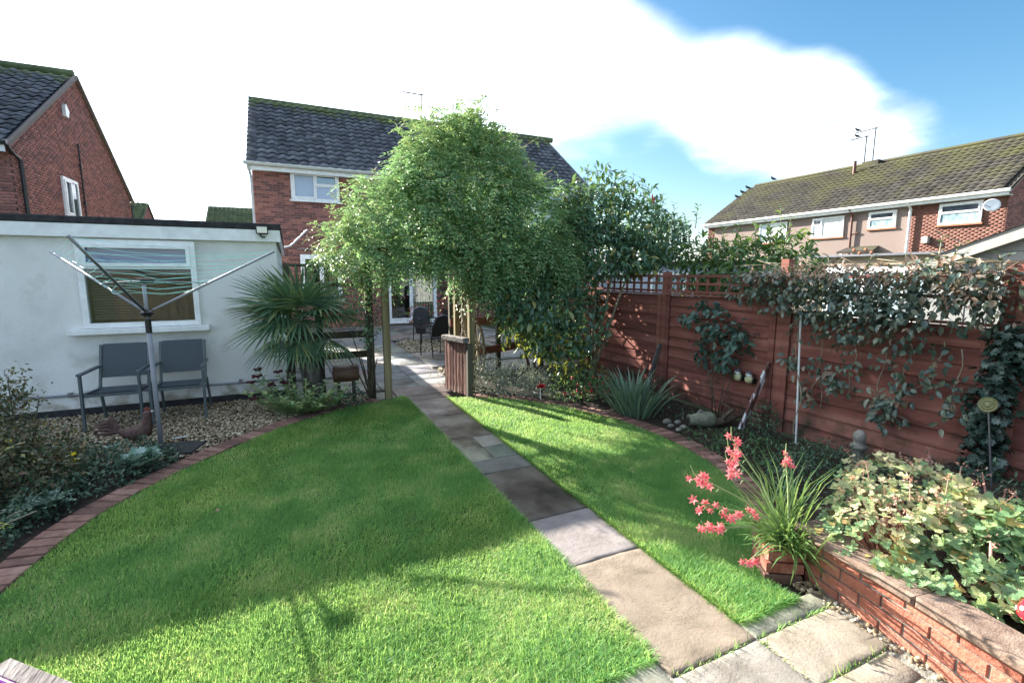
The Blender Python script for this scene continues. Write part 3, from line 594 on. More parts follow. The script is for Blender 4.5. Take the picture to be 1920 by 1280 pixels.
def pebbles(name, poly, n, r0, r1, z=0., label=None, excl=None):
    A = np.array(poly); lo, hi = A.min(0), A.max(0); P = rng.uniform(lo, hi, (n * 3, 2)); ok = in_poly(P, poly)
    if excl is not None: ok &= ~excl(P)
    P = P[ok][:n]; m = len(P)
    t = (1 + 5 ** .5) / 2; ico = unit(np.array([(-1, t, 0), (1, t, 0), (-1, -t, 0), (1, -t, 0), (0, -1, t), (0, 1, t), (0, -1, -t), (0, 1, -t), (t, 0, -1), (t, 0, 1), (-t, 0, -1), (-t, 0, 1)], float))
    fc = np.array([(0, 11, 5), (0, 5, 1), (0, 1, 7), (0, 7, 10), (0, 10, 11), (1, 5, 9), (5, 11, 4), (11, 10, 2), (10, 7, 6), (7, 1, 8), (3, 9, 4), (3, 4, 2), (3, 2, 6), (3, 6, 8), (3, 8, 9), (4, 9, 5), (2, 4, 11), (6, 2, 10), (8, 6, 7), (9, 8, 1)])
    r = rng.uniform(r0, r1, m); S = np.stack([r * rng.uniform(.8, 1.5, m), r * rng.uniform(.7, 1.1, m), r * rng.uniform(.45, .8, m)], 1)
    a = rng.uniform(0, PI, m); V = ico[None] * (1 + rng.normal(size=(m, 12, 1)) * .13) * S[:, None, :]
    x = V[..., 0] * np.cos(a)[:, None] - V[..., 1] * np.sin(a)[:, None]; y = V[..., 0] * np.sin(a)[:, None] + V[..., 1] * np.cos(a)[:, None]
    tilt = rng.uniform(-.4, .4, m)[:, None]
    V = np.stack([x + P[:, :1], y + P[:, 1:], V[..., 2] + x * tilt + z + rng.uniform(-.004, .012, m)[:, None]], -1).reshape(-1, 3)
    tg = dict(kind='stuff')
    if label: tg.update(label=label, category='gravel')
    return np_mesh(name, V, [(fc[None] + (np.arange(m) * 12)[:, None, None]).reshape(-1, 3)], m_pebble, None, True, **tg)
lout = offset(lc, .10)
gpoly = [(-3.6, 7.76), (-3.6, 5.4), (-1.95, 5.55), (-1.2, 5.5), (-1.0, 5.5)] + [tuple(p) for p in lout if p[1] > 5.4] + [(1.0, 7.3), (.2, 7.4), (-.1, 7.76)]
MB().slab(gpoly, -.09, -.02).build('gravel_base', m_soil, kind='structure')
pebbles('gravel', gpoly, 17000, .0075, .016, -.008, 'tan pea gravel under the grey chairs by the white wall')
pebbles('gravel', [(2.45, 10.8), (4.6, 10.8), (4.6, 13.2), (2.45, 13.2)], 1500, .015, .028, -.006, 'gravel patch under the patio chairs behind the arch')
pebbles('gravel', [(2.02, 7.4), (2.6, 7.4), (3.0, 8.9), (2.25, 8.9)], 500, .012, .024, -.004, 'gravel patch behind the slatted gate')
pebbles('gravel', [(2.50, .5), (2.58, .5), (2.71, 1.55), (2.62, 1.66), (2.57, 1.6)], 420, .008, .017, -.004, 'strip of pebbles along the foot of the brick planter')
bedL = [(-4.5, 1.0), (-1.86, 1.0)] + [tuple(p) for p in lout if p[1] < 5.75] + [(-1.6, 5.7), (-4.5, 5.5)]
MB().slab(bedL, -.09, -.012).build('flower_bed', m_soil, kind='structure')
rout = offset(rc, -.10)
bedR = [tuple(p) for p in rout] + [(2.4, 8.2), (4.98, 8.2), (4.98, 1.75), (2.75, 1.75)]
MB().slab(bedR, -.09, -.006).build('flower_bed', m_soil, kind='structure')
MB().slab([(2.45, 1.531), (2.76, 1.60), (2.80, 1.9), (2.42, 1.88)], -.09, -.012).build('flower_bed', m_soil, kind='structure')
# brick edgings: one brick laid across the line after another
pv = MB().box((-.104, -.047, -.06), (.104, .047, .022), ch=.005).mesh('brick'); pv.materials.append(m_paver)
def edging(c, label, lift=None):
    e = thing('brick_edging', label, 'edging', (*c[0], 0))
    t = np.gradient(c, axis=0)
    for i, p in enumerate(c):
        a = math.atan2(t[i][1], t[i][0]); z = (lift(i) if lift else 0) + random.uniform(-.004, .004)
        link('brick', pv, e, Matrix.Translation((p[0], p[1], z)) @ Matrix.Rotation(a + PI / 2 + random.uniform(-.03, .03), 4, 'Z') @ Matrix.Rotation(random.uniform(-.02, .02), 4, 'X'))
edging(lc, 'curved edging of bricks between the lawn and the gravel by the white garage')
edging(rc, 'curved edging of bricks between the lawn and the fence border')

# ------------------------------------------------------------ garage
def wall_grid(mb, F, wd, z0, z1, holes, th):
    xs = sorted({0, wd} | {h[0] for h in holes} | {h[1] for h in holes}); zs = sorted({z0, z1} | {h[2] for h in holes} | {h[3] for h in holes})
    for i in range(len(xs) - 1):
        for j in range(len(zs) - 1):
            cx, cz = (xs[i] + xs[i + 1]) / 2, (zs[j] + zs[j + 1]) / 2
            if not any(h[0] < cx < h[1] and h[2] < cz < h[3] for h in holes): mb.box((xs[i], zs[j], -th), (xs[i + 1], zs[j + 1], 0), mat=F)
gar = thing('garage', 'white rendered flat roofed garage with wide window and dark roof edge', 'garage', (-4, 10, 0))
GY = 7.78; g = MB(); Fg = frame_mat((-9, GY, 0), (1, 0, 0), (0, 0, 1), (0, -1, 0))
wx0, wx1, wz0, wz1 = -2.39 + 9, -1.13 + 9, 1.12, 2.24
wall_grid(g, Fg, 8.86, -.1, 2.42, [(wx0, wx1, wz0, wz1)], .2)
g.build('wall', m_render, gar)
s_ = MB(); s_.box((-.34, GY + .201, -.1), (-.14, 14, 2.42)); s_.box((-9, 13.8, -.1), (-.345, 14, 2.42)); s_.build('side_wall', m_render, gar)
MB().box((-9, GY - .012, -.02), (-.142, GY - .001, .085)).build('shadow_gap_band', m_felt, gar)  # dark band drawn for the black shadow gap at the wall foot
f_ = MB(); f_.box((-9.1, GY - .085, 2.265), (-.08, GY - .055, 2.425)); f_.box((-9.1, GY - .053, 2.268), (-.14, GY - .001, 2.285)); f_.build('fascia', m_upvc, gar)
MB().box((-.108, GY - .054, 2.265), (-.08, 14.1, 2.425)).build('side_fascia', m_upvc, gar)
MB().box((-9.15, GY - .10, 2.427), (-.065, 14.15, 2.515), ch=.012).build('roof', m_felt, gar)
win = window(gar, (-2.39, GY - .03, 1.12), (1, 0, 0), (0, -1, 0), 1.26, 1.12, [(0, 1, 0, .675, '', glassmat('plain_glass', (.85, .88, .86), .02, .6)), (0, 1, .70, 1, 'sash', M('painted_sky_reflection_glass', [(0, (.13, .18, .30)), (1, (.17, .22, .36))], scale=2, rough=.08, spec=.8))], fr=.065, depth=.075, sill=False)  # upper pane: blue sky reflection painted into its base colour
MB().box((-2.54, GY - .16, 1.045), (-1.03, GY - .001, 1.115), ch=.006).build('sill', m_upvc, win)
rm = MB(); rm.box((-2.9, GY + .9, .6), (-.7, GY + .95, 2.3)); rm.box((-2.9, GY + .21, .9), (-.7, GY + .89, 1.12)); rm.build('room_back', flat('reflection_beige', (.20, .165, .13), .8), win)  # room back made beige in place of the warm reflection in the pane
for k in range(17): MB().box((-.29, -.018, -.0015), (.29, .018, .0015), mat=Matrix.Translation((-2.03, GY + .12, 1.23 + k * .036)) @ Matrix.Rotation(.6, 4, 'X')).build('blind_slat', m_blind, win)
pc = MB(); pc.tube([(-6, GY - .03, .30), (-.15, GY - .03, .25)], .016, 8)
for x in (-2.62, -.72, -1.7): pc.box((x - .02, GY - .055, .25), (x + .02, GY - .001, .305))
pc.build('conduit', m_alu_dull, gar)
fl = thing('floodlight', 'small black floodlight with pale lens on the garage fascia', 'floodlight', (-.3, GY - .1, 2.4))
MB().box((-.375, GY - .19, 2.36), (-.225, GY - .135, 2.47), ch=.008).build('housing', m_black, fl)
MB().box((-.362, GY - .198, 2.375), (-.238, GY - .191, 2.458)).build('lens', m_lens, fl)
b = MB(); b.bar((-.3, GY - .135, 2.40), (-.3, GY - .086, 2.40), .05, .02); b.tube([(-.33, GY - .15, 2.352), (-.30, GY - .16, 2.318), (-.27, GY - .15, 2.322)], .012, 8); b.build('bracket', m_black, fl)

# ------------------------------------------------------------ main house
HX0, HX1, HY, HE, HR, HRY = -.85, 11.75, 17.4, 5.2, 8.3, 21.3
house = thing('brick_house', 'red brick semi detached house with dark tiled roof behind the leafy arch', 'house', (5, 21, 0))
holesA = [(.23 + .85, 1.70 + .85, 4.2, 5.02), (3.15 + .85, 5.0 + .85, .08, 2.12), (.38 + .85, 1.65 + .85, .95, 2.46), (5.9 + .85, 7.4 + .85, 3.75, 5.02), (5.55 + .85, 6.2 + .85, 1.5, 2.45), (8.6 + .85, 10.4 + .85, 3.75, 5.02)]
hm = MB(); Fh = frame_mat((HX0, HY, 0), (1, 0, 0), (0, 0, 1), (0, -1, 0))
wall_grid(hm, Fh, HX1 - HX0, -.1, 5.02, holesA, .25)
hm.add([(HX0, HY + .25, -.1), (HX0, 25.2, -.1), (HX0, 25.2, 5.05), (HX0, HRY, HR - .12), (HX0, HY + .25, 5.1)], [(0, 1, 2, 3, 4)]); hm.add([(HX1, HY + .25, -.1), (HX1, 25.2, -.1), (HX1, 25.2, 5.05), (HX1, HRY, HR - .12), (HX1, HY + .25, 5.1)], [(4, 3, 2, 1, 0)]); hm.add([(HX0, 25.2, -.1), (HX1, 25.2, -.1), (HX1, 25.2, 5.05), (HX0, 25.2, 5.05)], [(0, 1, 2, 3)])
hm.build('wall', m_mortar, house)
bricks(house, (HX0, HY, 0), (1, 0, 0), (0, -1, 0), 8.8, 0, 5.02, m_brick, holesA, parts=300, key=lambda q: (0 if q[2] > 2.45 and q[0] < 3.4 else 1, -q[2]))
rm = MB(); rm.box((2.6, HY + 1.6, 0), (6, HY + 1.65, 2.3)); rm.box((2.6, HY + .26, 2.15), (6, HY + 1.6, 2.2)); rm.box((2.6, HY + .26, -.02), (6, HY + 1.6, .05)); rm.build('room', m_dark, house)
MB().box((3.3, HY + 1.2, .05), (3.75, HY + 1.55, .9)).build('room_furniture', flat('warm_wood', (.30, .17, .08), .5), house)
MB().box((3.2, HY + 1.57, 1.0), (3.7, HY + 1.595, 1.9)).build('far_window', m_curtain, house)
frd = window(house, (3.16, HY - .03, .10), (1, 0, 0), (0, -1, 0), 1.82, 2.0, [(0, .47, .04, 1, 'sash'), (.47, 1, .04, 1, 'sash')], fr=.085, depth=.08, name='french_door')
for k in range(8): MB().box((4.12 + k * .10, HY + .10, .2), (4.165 + k * .10, HY + .103, 2.0)).build('blind_slat', flat('vertical_blind', (.62, .60, .55), .7) if k == 0 else bpy.data.materials['vertical_blind'], frd)
for x in (3.97, 4.09): MB().bar((x, HY - .10, 1.08), (x + (-.1 if x < 4 else .1), HY - .10, 1.08), .025, .02).build('handle', m_upvc, frd)
window(house, (.38, HY - .03, .95), (1, 0, 0), (0, -1, 0), 1.27, 1.51, [(0, .5, 0, 1, 'sash'), (.5, 1, 0, 1, 'sash')], fr=.09, depth=.08, back=m_dark)
window(house, (.23, HY - .03, 4.2), (1, 0, 0), (0, -1, 0), 1.47, .90, [(0, .5, 0, 1, 'sash', m_frost), (.5, 1, .0, .53, '', m_frost), (.5, 1, .55, 1, 'sash')], fr=.075, depth=.08, back=m_dark)
st = MB(); [st.ball((1.48 + dx, HY - .042, 4.36 + dz), .035, .006, .035, 7, 5) for dx, dz in ((0, 0), (.06, .05), (-.05, .07), (.03, .13), (.08, -.05))]; st.build('sticker', flat('pale_yellow_sticker', (.75, .72, .42), .6), house)
window(house, (5.9, HY - .03, 3.75), (1, 0, 0), (0, -1, 0), 1.5, 1.27, [(0, .5, 0, 1, 'sash'), (.5, 1, 0, 1)], fr=.08, depth=.08, back=m_curtain)
window(house, (5.55, HY - .03, 1.5), (1, 0, 0), (0, -1, 0), .65, .95, [(0, 1, 0, 1)], fr=.08, depth=.08, back=m_curtain)
window(house, (8.6, HY - .03, 3.75), (1, 0, 0), (0, -1, 0), 1.8, 1.27, [(0, .5, 0, 1, 'sash'), (.5, 1, 0, 1)], fr=.08, depth=.08, back=m_curtain)
rf = MB(); e0 = (HY - .28, HE - .03)
rf.add([(HX0 - .12, e0[0], e0[1]), (HX1 + .12, e0[0], e0[1]), (HX1 + .12, HRY, HR - .06), (HX0 - .12, HRY, HR - .06), (HX0 - .12, 25.5, HE - .03), (HX1 + .12, 25.5, HE - .03)], [(0, 1, 2, 3), (3, 2, 5, 4)])
roof = rf.build('roof', m_tile, house)
sv = Vector((0, HRY - e0[0], HR - e0[1])); 
tiles(roof, (HX0 - .13, e0[0] - .03, e0[1] + .02), (1, 0, 0), sv, HX1 - HX0 + .26, sv.length - .1, m_tile, parts=300, keep=lambda x, y: x < 6.6)
rd = MB()
for k in range(29): rd.tube([(HX0 - .13 + k * .45, HRY, HR + .0), (HX0 - .13 + k * .45 + .46, HRY, HR + .003)], .12, 10)
rd.build('ridge_tile', m_tile_e, roof)
gt = MB(); gt.tube([(HX0 - .2, HY - .36, HE - .02), (HX1 + .2, HY - .36, HE - .02)], .06, 8); gt.build('gutter', flat('dirty_white_gutter', (.52, .52, .48), .5), house)
fb = MB(); fb.box((HX0 - .12, HY - .29, 5.0), (HX1 + .12, HY - .265, 5.17)); fb.box((HX0 - .12, HY - .264, 5.025), (HX1 + .12, HY - .012, 5.04)); fb.build('fascia', m_upvc, house)
dp = MB(); dp.tube([(-.93, HY - .36, 5.13), (-.90, HY - .2, 4.95), (-.88, HY - .06, 4.8), (-.88, HY - .06, 0)], .038, 8); dp.build('downpipe', flat('grey_white_pipe', (.55, .56, .56), .5), house)
vp = MB(); vp.tube([(2.40, 18.3, 5.65), (2.40, 18.3, 6.15)], .055, 10); vp.build('vent_pipe', m_pipe_d, house)
pt = MB(); pt.box((-.16, -.05, -.01), (.16, .07, .012), mat=Matrix.Translation((1.02, 18.98, 6.66)) @ Matrix.Rotation(.643, 4, 'X')); pt.build('repaired_tile', flat('white_lichen_tile', (.55, .55, .55), .9), roof)
hp = MB(); hp.tube([(.3, HY - .03, 2.65), (2.4, HY - .03, 2.63)], .018, 6); hp.build('wall_cable', m_alu_dull, house)
rp = thing('white_pole', 'white pole slanting up from the back corner of the garage roof', 'pole', (-.07, 14.0, 2.5))
MB().tube([(-.10, 14.1, 2.50), (-.04, 14.08, 2.515), (.09, 14.0, 2.55), (.52, 13.95, 2.98)], .022, 8).build('rod', m_upvc, rp)
def yagi(name, base, top, bdir, blen, ne, label, mat=m_pipe_d, boom_z=0., refl=True):
    t = thing(name, label, 'aerial', base); MB().tube([base, (base[0], base[1], top)], .028, 6).build('mast', mat, t)
    d = Vector(bdir).normalized(); p = Vector((base[0], base[1], top - .05 + boom_z)); MB().tube([p - d * blen * .12, p + d * blen], .022, 6).build('boom', mat, t)
    s = d.cross(Vector((0, 0, 1)))
    e = MB()
    for k in range(ne):
        q = p + d * blen * (k / (ne - 1) * .95 + .03); e.tube([q - s * .14 + Vector((0, 0, .02)), q + s * .14 + Vector((0, 0, .02))], .010, 5)
    e.build('elements', mat, t)
    if refl:
        r = MB()
        for z in (-.14, -.07, .07, .14): r.tube([p - d * blen * .1 - s * .2 + Vector((0, 0, z)), p - d * blen * .1 + s * .2 + Vector((0, 0, z))], .008, 5)
        r.tube([p - d * blen * .1 + Vector((0, 0, -.16)), p - d * blen * .1 + Vector((0, 0, .16))], .01, 5); r.build('reflector', mat, t)
    return t
yagi('television_aerial', (5.62, 21.3, 8.2), 9.5, (-1, 0, 0), .82, 14, 'thin television aerial on the ridge of the main brick house')
# ------------------------------------------------------------ left house
lh = thing('brick_house', 'dark red brick gable end house beyond the garage, partly out of frame', 'house', (-10, 21, 0))
LX, LY0, LY1, LRY, LE, LRZ = -6.0, 16.2, 26.0, 21.1, 5.08, 8.2
lm = MB(); prof = [(LY0, -.1), (LY1, -.1), (LY1, LE), (LRY, LRZ), (LY0, LE)]
lm.add([(LX, y, z) for y, z in prof] + [(-18, y, z) for y, z in prof], [(0, 1, 2, 3, 4), (9, 8, 7, 6, 5), (4, 9, 5, 0), (2, 1, 6, 7)]); lm.build('wall', m_mortar_d, lh)
def ins(x, z): y = LY0 + x; return z < (LE + (LRZ - LE) * (y - LY0) / (LRY - LY0) if y < LRY else LRZ + (LE - LRZ) * (y - LRY) / (LY1 - LRY)) - .03
bricks(lh, (LX, LY0, 0), (0, 1, 0), (1, 0, 0), LY1 - LY0, 2.4, LRZ, m_brick_l, [(2.8, 3.95, 3.55, 4.72)], ins)
bricks(lh, (-9.5, LY0, 0), (1, 0, 0), (0, -1, 0), 3.5, 2.4, 4.95, m_brick_l, name='brick')
m_refl = M('reflecting_glass', [(0, (.03, .035, .045)), (1, (.10, .12, .15))], scale=2, rough=.04, spec=1.0)
window(lh, (LX + .03, 19.0, 3.55), (0, 1, 0), (1, 0, 0), 1.15, 1.17, [(0, .48, 0, 1, 'sash', m_refl), (.48, 1, 0, 1, '', m_refl)], fr=.085, depth=.07)
lr = MB(); lr.add([(-18, LY0 - .3, LE - .16), (LX + .07, LY0 - .3, LE - .16), (LX + .07, LRY, LRZ + .03), (-18, LRY, LRZ + .03), (-18, LY1 + .3, LE - .16), (LX + .07, LY1 + .3, LE - .16)], [(0, 1, 2, 3), (3, 2, 5, 4)])
lroof = lr.build('roof', m_tile, lh); sv = Vector((0, LRY - LY0 + .3, LRZ - LE + .19))
tiles(lroof, (-10.2, LY0 - .33, LE - .13), (1, 0, 0), sv, 4.25, sv.length - .1, m_tile, parts=240)
vg = MB(); vg.bar((LX + .06, LY0 - .3, LE - .2), (LX + .06, LRY, LRZ + .01), .09, .10); vg.bar((LX + .061, LRY, LRZ + .01), (LX + .061, LY1 + .3, LE - .2), .09, .10); vg.build('verge', flat('mortar_verge', (.18, .15, .14), .9), lroof)
rd = MB(); [rd.tube([(-10.5 + k * .45, LRY, LRZ + .09), (-10.04 + k * .45, LRY, LRZ + .092)], .12, 10) for k in range(10)]; rd.build('ridge_tile', m_tile_e, lroof)
MB().tube([(-12, LY0 - .36, LE - .15), (LX + .1, LY0 - .36, LE - .15)], .06, 8).build('gutter', m_pipe_d, lh); q = MB(); q.tube([(LX + .06, LY0 - .3, LE - .2), (LX + .06, LY0 + .02, LE - .35), (LX + .06, LY0 + .3, LE - .42)], .035, 8); q.tube([(LX + .06, LY0 + .32, LE - .42), (LX + .06, LY0 + .34, 0)], .045, 8); q.build('downpipe', m_pipe_d, lh); MB().tube([(LX + .06, LY1 - .05, LE - .3), (LX + .06, LY1 - .05, 0)], .04, 8).build('downpipe', m_pipe_d, lh)
MB().box((-12, LY0 - .3, LE - .36), (LX + .02, LY0 - .27, LE - .2)).build('fascia', m_upvc, lh)
q = MB(); q.tube([(LX + .05, 20.6, 6.0), (LX + .05, 20.6, 2.5)], .028, 6); [q.box((LX + .01, 20.55, z), (LX + .09, 20.65, z + .04)) for z in (5.3, 4.1)]; q.build('vent_pipe', m_pipe_d, lh)
q = MB(); q.slab([(0, 0), (.2, .0), (.28, .2), (.1, .38), (0, .3)], 0, .09); q.v = [(LX + .01 + z, 19.75 + x, 6.62 + y) for x, y, z in q.v]; q.build('alarm_box', m_upvc, lh)
# ------------------------------------------------------------ small far houses
def far_house(x0, x1, y0, y1, ez, rz, label, ridge_x=True):
    t = thing('distant_house', label, 'house', ((x0 + x1) / 2, (y0 + y1) / 2, 0)); mw = MB()
    mw.box((x0, y0, -.1), (x1, y1, ez)); ry = (y0 + y1) / 2
    mw.add([(x0, y0, ez), (x0, y1, ez), (x0, ry, rz - .1)], [(0, 1, 2)]); mw.add([(x1, y0, ez), (x1, y1, ez), (x1, ry, rz - .1)], [(0, 1, 2)]); mw.build('wall', m_brick_l, t)
    r = MB(); r.add([(x0 - .1, y0 - .3, ez - .15), (x1 + .1, y0 - .3, ez - .15), (x1 + .1, ry, rz), (x0 - .1, ry, rz), (x0 - .1, y1 + .3, ez - .15), (x1 + .1, y1 + .3, ez - .15)], [(0, 1, 2, 3), (3, 2, 5, 4)]); ro = r.build('roof', m_tile_e, t)
    s = Vector((0, ry - y0 + .3, rz - ez + .15)); tiles(ro, (x0 - .1, y0 - .33, ez - .12), (1, 0, 0), s, x1 - x0 + .2, s.length, m_tile_e, wave=.05)
far_house(-16, -9.15, 40, 48, 4.2, 7.0, 'tiny brick gable house far behind the dark gable end')
far_house(-5.25, 2.5, 40, 49, 4.2, 7.1, 'distant house of which only a green tiled roof shows above the garage')

la = thing('wall_lattice', 'brown diagonal lattice fixed to the house wall right of the french doors', 'lattice', (5.3, HY - .05, 1.5))
for k in range(7):
    for sg in (1, -1):
        x0 = 5.06 + k * .07 - (.0 if sg > 0 else 0); MB().bar((5.06, HY - .045 - .006 * sg, .9 + k * .19 + (0 if sg > 0 else .42)), (5.50, HY - .045 - .006 * sg, .9 + k * .19 + (.42 if sg > 0 else 0)), .012, .03, (0, 1, 0)).build('lath', m_post_d, la)
# ------------------------------------------------------------ terrace on the right
tr = thing('terraced_house', 'long terrace with mossy roof, pebble dash and brick walls beyond the fence', 'house', (29, 16, 0))
TX, TY0, TY1, TE, TRX, TRZ = 25.0, 8.9, 23.3, 4.95, 29.0, 7.72
t = MB(); t.box((TX, 12.05, -.1), (TX + .25, TY1, TE)); t.build('rendered_wall', m_dash, tr)
MB().box((TX + .01, TY0, -.1), (TX + .25, 12.04, TE)).build('brick_wall', m_mortar_t, tr)
t = MB(); t.add([(TX, TY0 - .001, -.1), (33, TY0 - .001, -.1), (33, TY0 - .001, TE), (TRX, TY0 - .001, TRZ - .1), (TX, TY0 - .001, TE)], [(0, 1, 2, 3, 4)]); t.build('gable_wall', m_mortar, tr); t = MB(); t.add([(TX, TY1, -.1), (33, TY1, -.1), (33, TY1, TE), (TRX, TY1, TRZ - .1), (TX, TY1, TE)], [(4, 3, 2, 1, 0)]); t.build('gable_wall', m_mortar, tr)
bricks(tr, (TX + .01, 12.04, 0), (0, -1, 0), (-1, 0, 0), 12.04 - TY0, 2.0, 4.9, m_brick_t, [(1.02, 2.42, 3.86, 4.72)], proud=.002)
bricks(tr, (TX, TY0, 0), (1, 0, 0), (0, -1, 0), 6, 2.0, 7.6, m_brick_l, (), lambda x, z: z < TE + x * (TRZ - TE) / (TRX - TX) - .05)
bricks(tr, (TX - .001, TY1, 0), (0, -1, 0), (-1, 0, 0), .5, 2.0, 4.9, m_brick_t)
m_wt = M('curtained_glass', [(0, (.50, .52, .52)), (1, (.70, .72, .72))], scale=14, stretch=(1, 3, .2), rough=.15, spec=.6)
m_wb = M('blue_reflecting_glass', [(0, (.16, .24, .28)), (1, (.40, .50, .55))], scale=3, stretch=(1, 2, 1), rough=.06, spec=.9)
for (y0, y1, z0, z1, panes) in ((16.4, 14.82, 3.68, 4.68, [(0, .32, 0, .62, '', m_wt), (0, .32, .64, 1, 'sash', m_refl), (.32, 1, 0, 1, '', m_wt)]), (13.72, 12.58, 3.93, 4.70, [(0, 1, 0, .52, '', m_wb), (0, 1, .54, 1, 'sash', m_refl)]),
                                (11.02, 9.62, 3.86, 4.72, [(0, 1, 0, .52, '', m_wb), (0, 1, .54, 1, 'sash', m_refl)]), (19.5, 17.8, 3.6, 4.68, [(0, .32, 0, 1, '', m_wb), (.32, 1, 0, 1, '', m_wt)])):
    window(tr, (TX - .04, y0, z0), (0, -1, 0), (-1, 0, 0), y0 - y1, z1 - z0, panes, fr=.075, depth=.08, sill=False)
    MB().box((TX - .09, y1 - .06, z0 - .07), (TX - .005, y0 + .06, z0 - .003)).build('sill', m_terra, tr)
r = MB(); r.add([(TX - .35, TY0 - .1, TE + .02), (TX - .35, TY1 + .1, TE + .02), (TRX, TY1 + .1, TRZ), (TRX, TY0 - .1, TRZ), (33.3, TY1 + .1, TE), (33.3, TY0 - .1, TE)], [(3, 2, 1, 0), (2, 3, 5, 4)]); troof = r.build('roof', m_tile_t, tr)
sv = Vector((TRX - TX + .35, 0, TRZ - TE - .02)); tiles(troof, (TX - .38, TY1 + .1, TE + .045), (0, -1, 0), sv, TY1 - TY0 + .2, sv.length - .05, m_tile_t, gauge=.32, wave=.055, seg=4)
rd = MB(); [rd.tube([(TRX, TY0 - .1 + k * .45, TRZ + .02), (TRX, TY0 + .36 + k * .45, TRZ + .022)], .11, 8) for k in range(32)]; rd.build('ridge_tile', m_tile_t, troof)
q = MB(); q.tube([(TX - .42, TY0 - .15, TE + .0), (TX - .42, TY1 + .15, TE)], .065, 8); q.build('gutter', m_upvc, tr)
q = MB(); q.box((TX - .36, TY0 - .1, TE - .17), (TX - .33, TY1 + .1, TE + .0)); q.box((TX - .329, TY0 - .1, TE - .17), (TX - .01, TY1 + .1, TE - .15)); q.build('fascia', m_upvc, tr)
q = MB(); q.tube([(TX - .4, 12.02, TE - .05), (TX - .12, 12.02, TE - .3), (TX - .09, 12.02, 0)], .055, 8); q.build('downpipe', m_upvc, tr)
q = MB(); q.tube([(TX - .4, 14.42, TE - .05), (TX - .12, 14.42, TE - .3), (TX - .09, 14.42, 0)], .055, 8); q.tube([(TX - .09, 14.42, 3.7), (TX - .08, 14.1, 3.8)], .03, 6); q.build('downpipe', m_pipe_b, tr)
for (x, y, z0, z1, rr, mt) in ((28.0, 16.35, 6.95, 7.85, .08, m_pipe_b), (25.6, 14.6, 5.1, 5.6, .07, m_pipe_b), (25.6, 20.6, 5.1, 5.55, .07, m_alu_dull)):
    MB().tube([(x, y, z0), (x, y, z1)], rr, 8).build('vent_pipe', mt, tr)
MB().box((TX - .22, 11.24, 3.13), (TX + .005, 11.46, 3.42), ch=.02).build('wall_lamp', flat('grey_lamp', (.35, .34, .33), .5), tr)
ch_ = MB(); ch_.box((28.7, 15.6, 7.5), (29.5, 16.4, 7.86)); ch_.build('chimney', m_tile_t, tr)
MB().box((26.9, 10.6, 6.33), (27.35, 11.3, 6.50), mat=Matrix.Identity(4)).build('roof_vent', m_terra, troof)
sdish = thing('satellite_dish', 'white satellite dish on the brick end of the terrace', 'satellite dish', (TX - .3, 9.3, 4.45))
mt = Matrix.Translation((TX - .42, 9.22, 4.42)) @ Matrix.Rotation(R(-75), 4, 'Y') @ Matrix.Rotation(R(25), 4, 'X')
MB().lathe([(.0, .0), (.10, .01), (.18, .03), (.245, .062), (.245, .07), (.165, .038), (.01, .012)], n=20, mat=mt, c=(0, 0, 0)).build('dish', m_upvc, sdish, True)
q = MB(); q.tube([(TX, 9.1, 4.5), (TX - .2, 9.1, 4.5), (TX - .4, 9.2, 4.43)], .02, 6); q.tube([(TX - .42, 9.22, 4.35), (TX - .75, 9.35, 4.45)], .012, 6); q.build('arm', m_alu_dull, sdish)
yagi('television_aerial', (29.0, 16.46, 7.7), 9.3, (0, 1, 0), .85, 6, 'shorter aerial mast on the terrace ridge, boom pointing left')
yagi('television_aerial', (29.0, 16.04, 7.7), 9.62, (0, 1, 0), 1.0, 8, 'taller aerial mast on the terrace ridge behind the other')
def bird(p, a, label, group, sc_=1.):
    b = MB(); m = Matrix.Translation(p) @ Matrix.Rotation(a, 4, 'Z') @ Matrix.Scale(sc_, 4)
    b.tube([m @ Vector(q) for q in ((-.20, 0, .10), (-.12, 0, .13), (-.02, 0, .16), (.07, 0, .20), (.11, 0, .26), (.145, 0, .285), (.17, 0, .275), (.20, 0, .265))], [sc_ * k for k in (.022, .045, .075, .07, .042, .04, .026, .006)], 8)
    b.tube([m @ Vector((0, .02, .10)), m @ Vector((.01, .02, 0))], .006 * sc_, 4); b.tube([m @ Vector((0, -.02, .10)), m @ Vector((.01, -.02, 0))], .006 * sc_, 4)
    o = b.build('perched_bird', m_black if group else m_upvc, None, True, label=label, category='bird')
    if group: o['group'] = group
for (u, lab) in ((.30, 'dark bird perched lowest on the far roof verge of the terrace'), (.42, 'dark bird perched in the middle of the three on the far terrace verge'), (.54, 'dark bird perched highest on the far roof verge of the terrace')):
    bird((TX + 4 * u + 1.3, TY1 + .05, TE + 2.75 * u + 1.02), 2.2, lab, 'birds on the terrace roof')
bird((29, 21.9, 7.82), 2.5, 'dark bird standing near the far end of the terrace ridge', 'birds on the terrace roof'); bird((29, 16.95, 9.26), 2.2, 'small bird sitting on the shorter terrace aerial', 'birds on the terrace roof', .8); bird((29, 16.95, 9.58), 2.2, 'small bird sitting on the taller terrace aerial', 'birds on the terrace roof', .8)
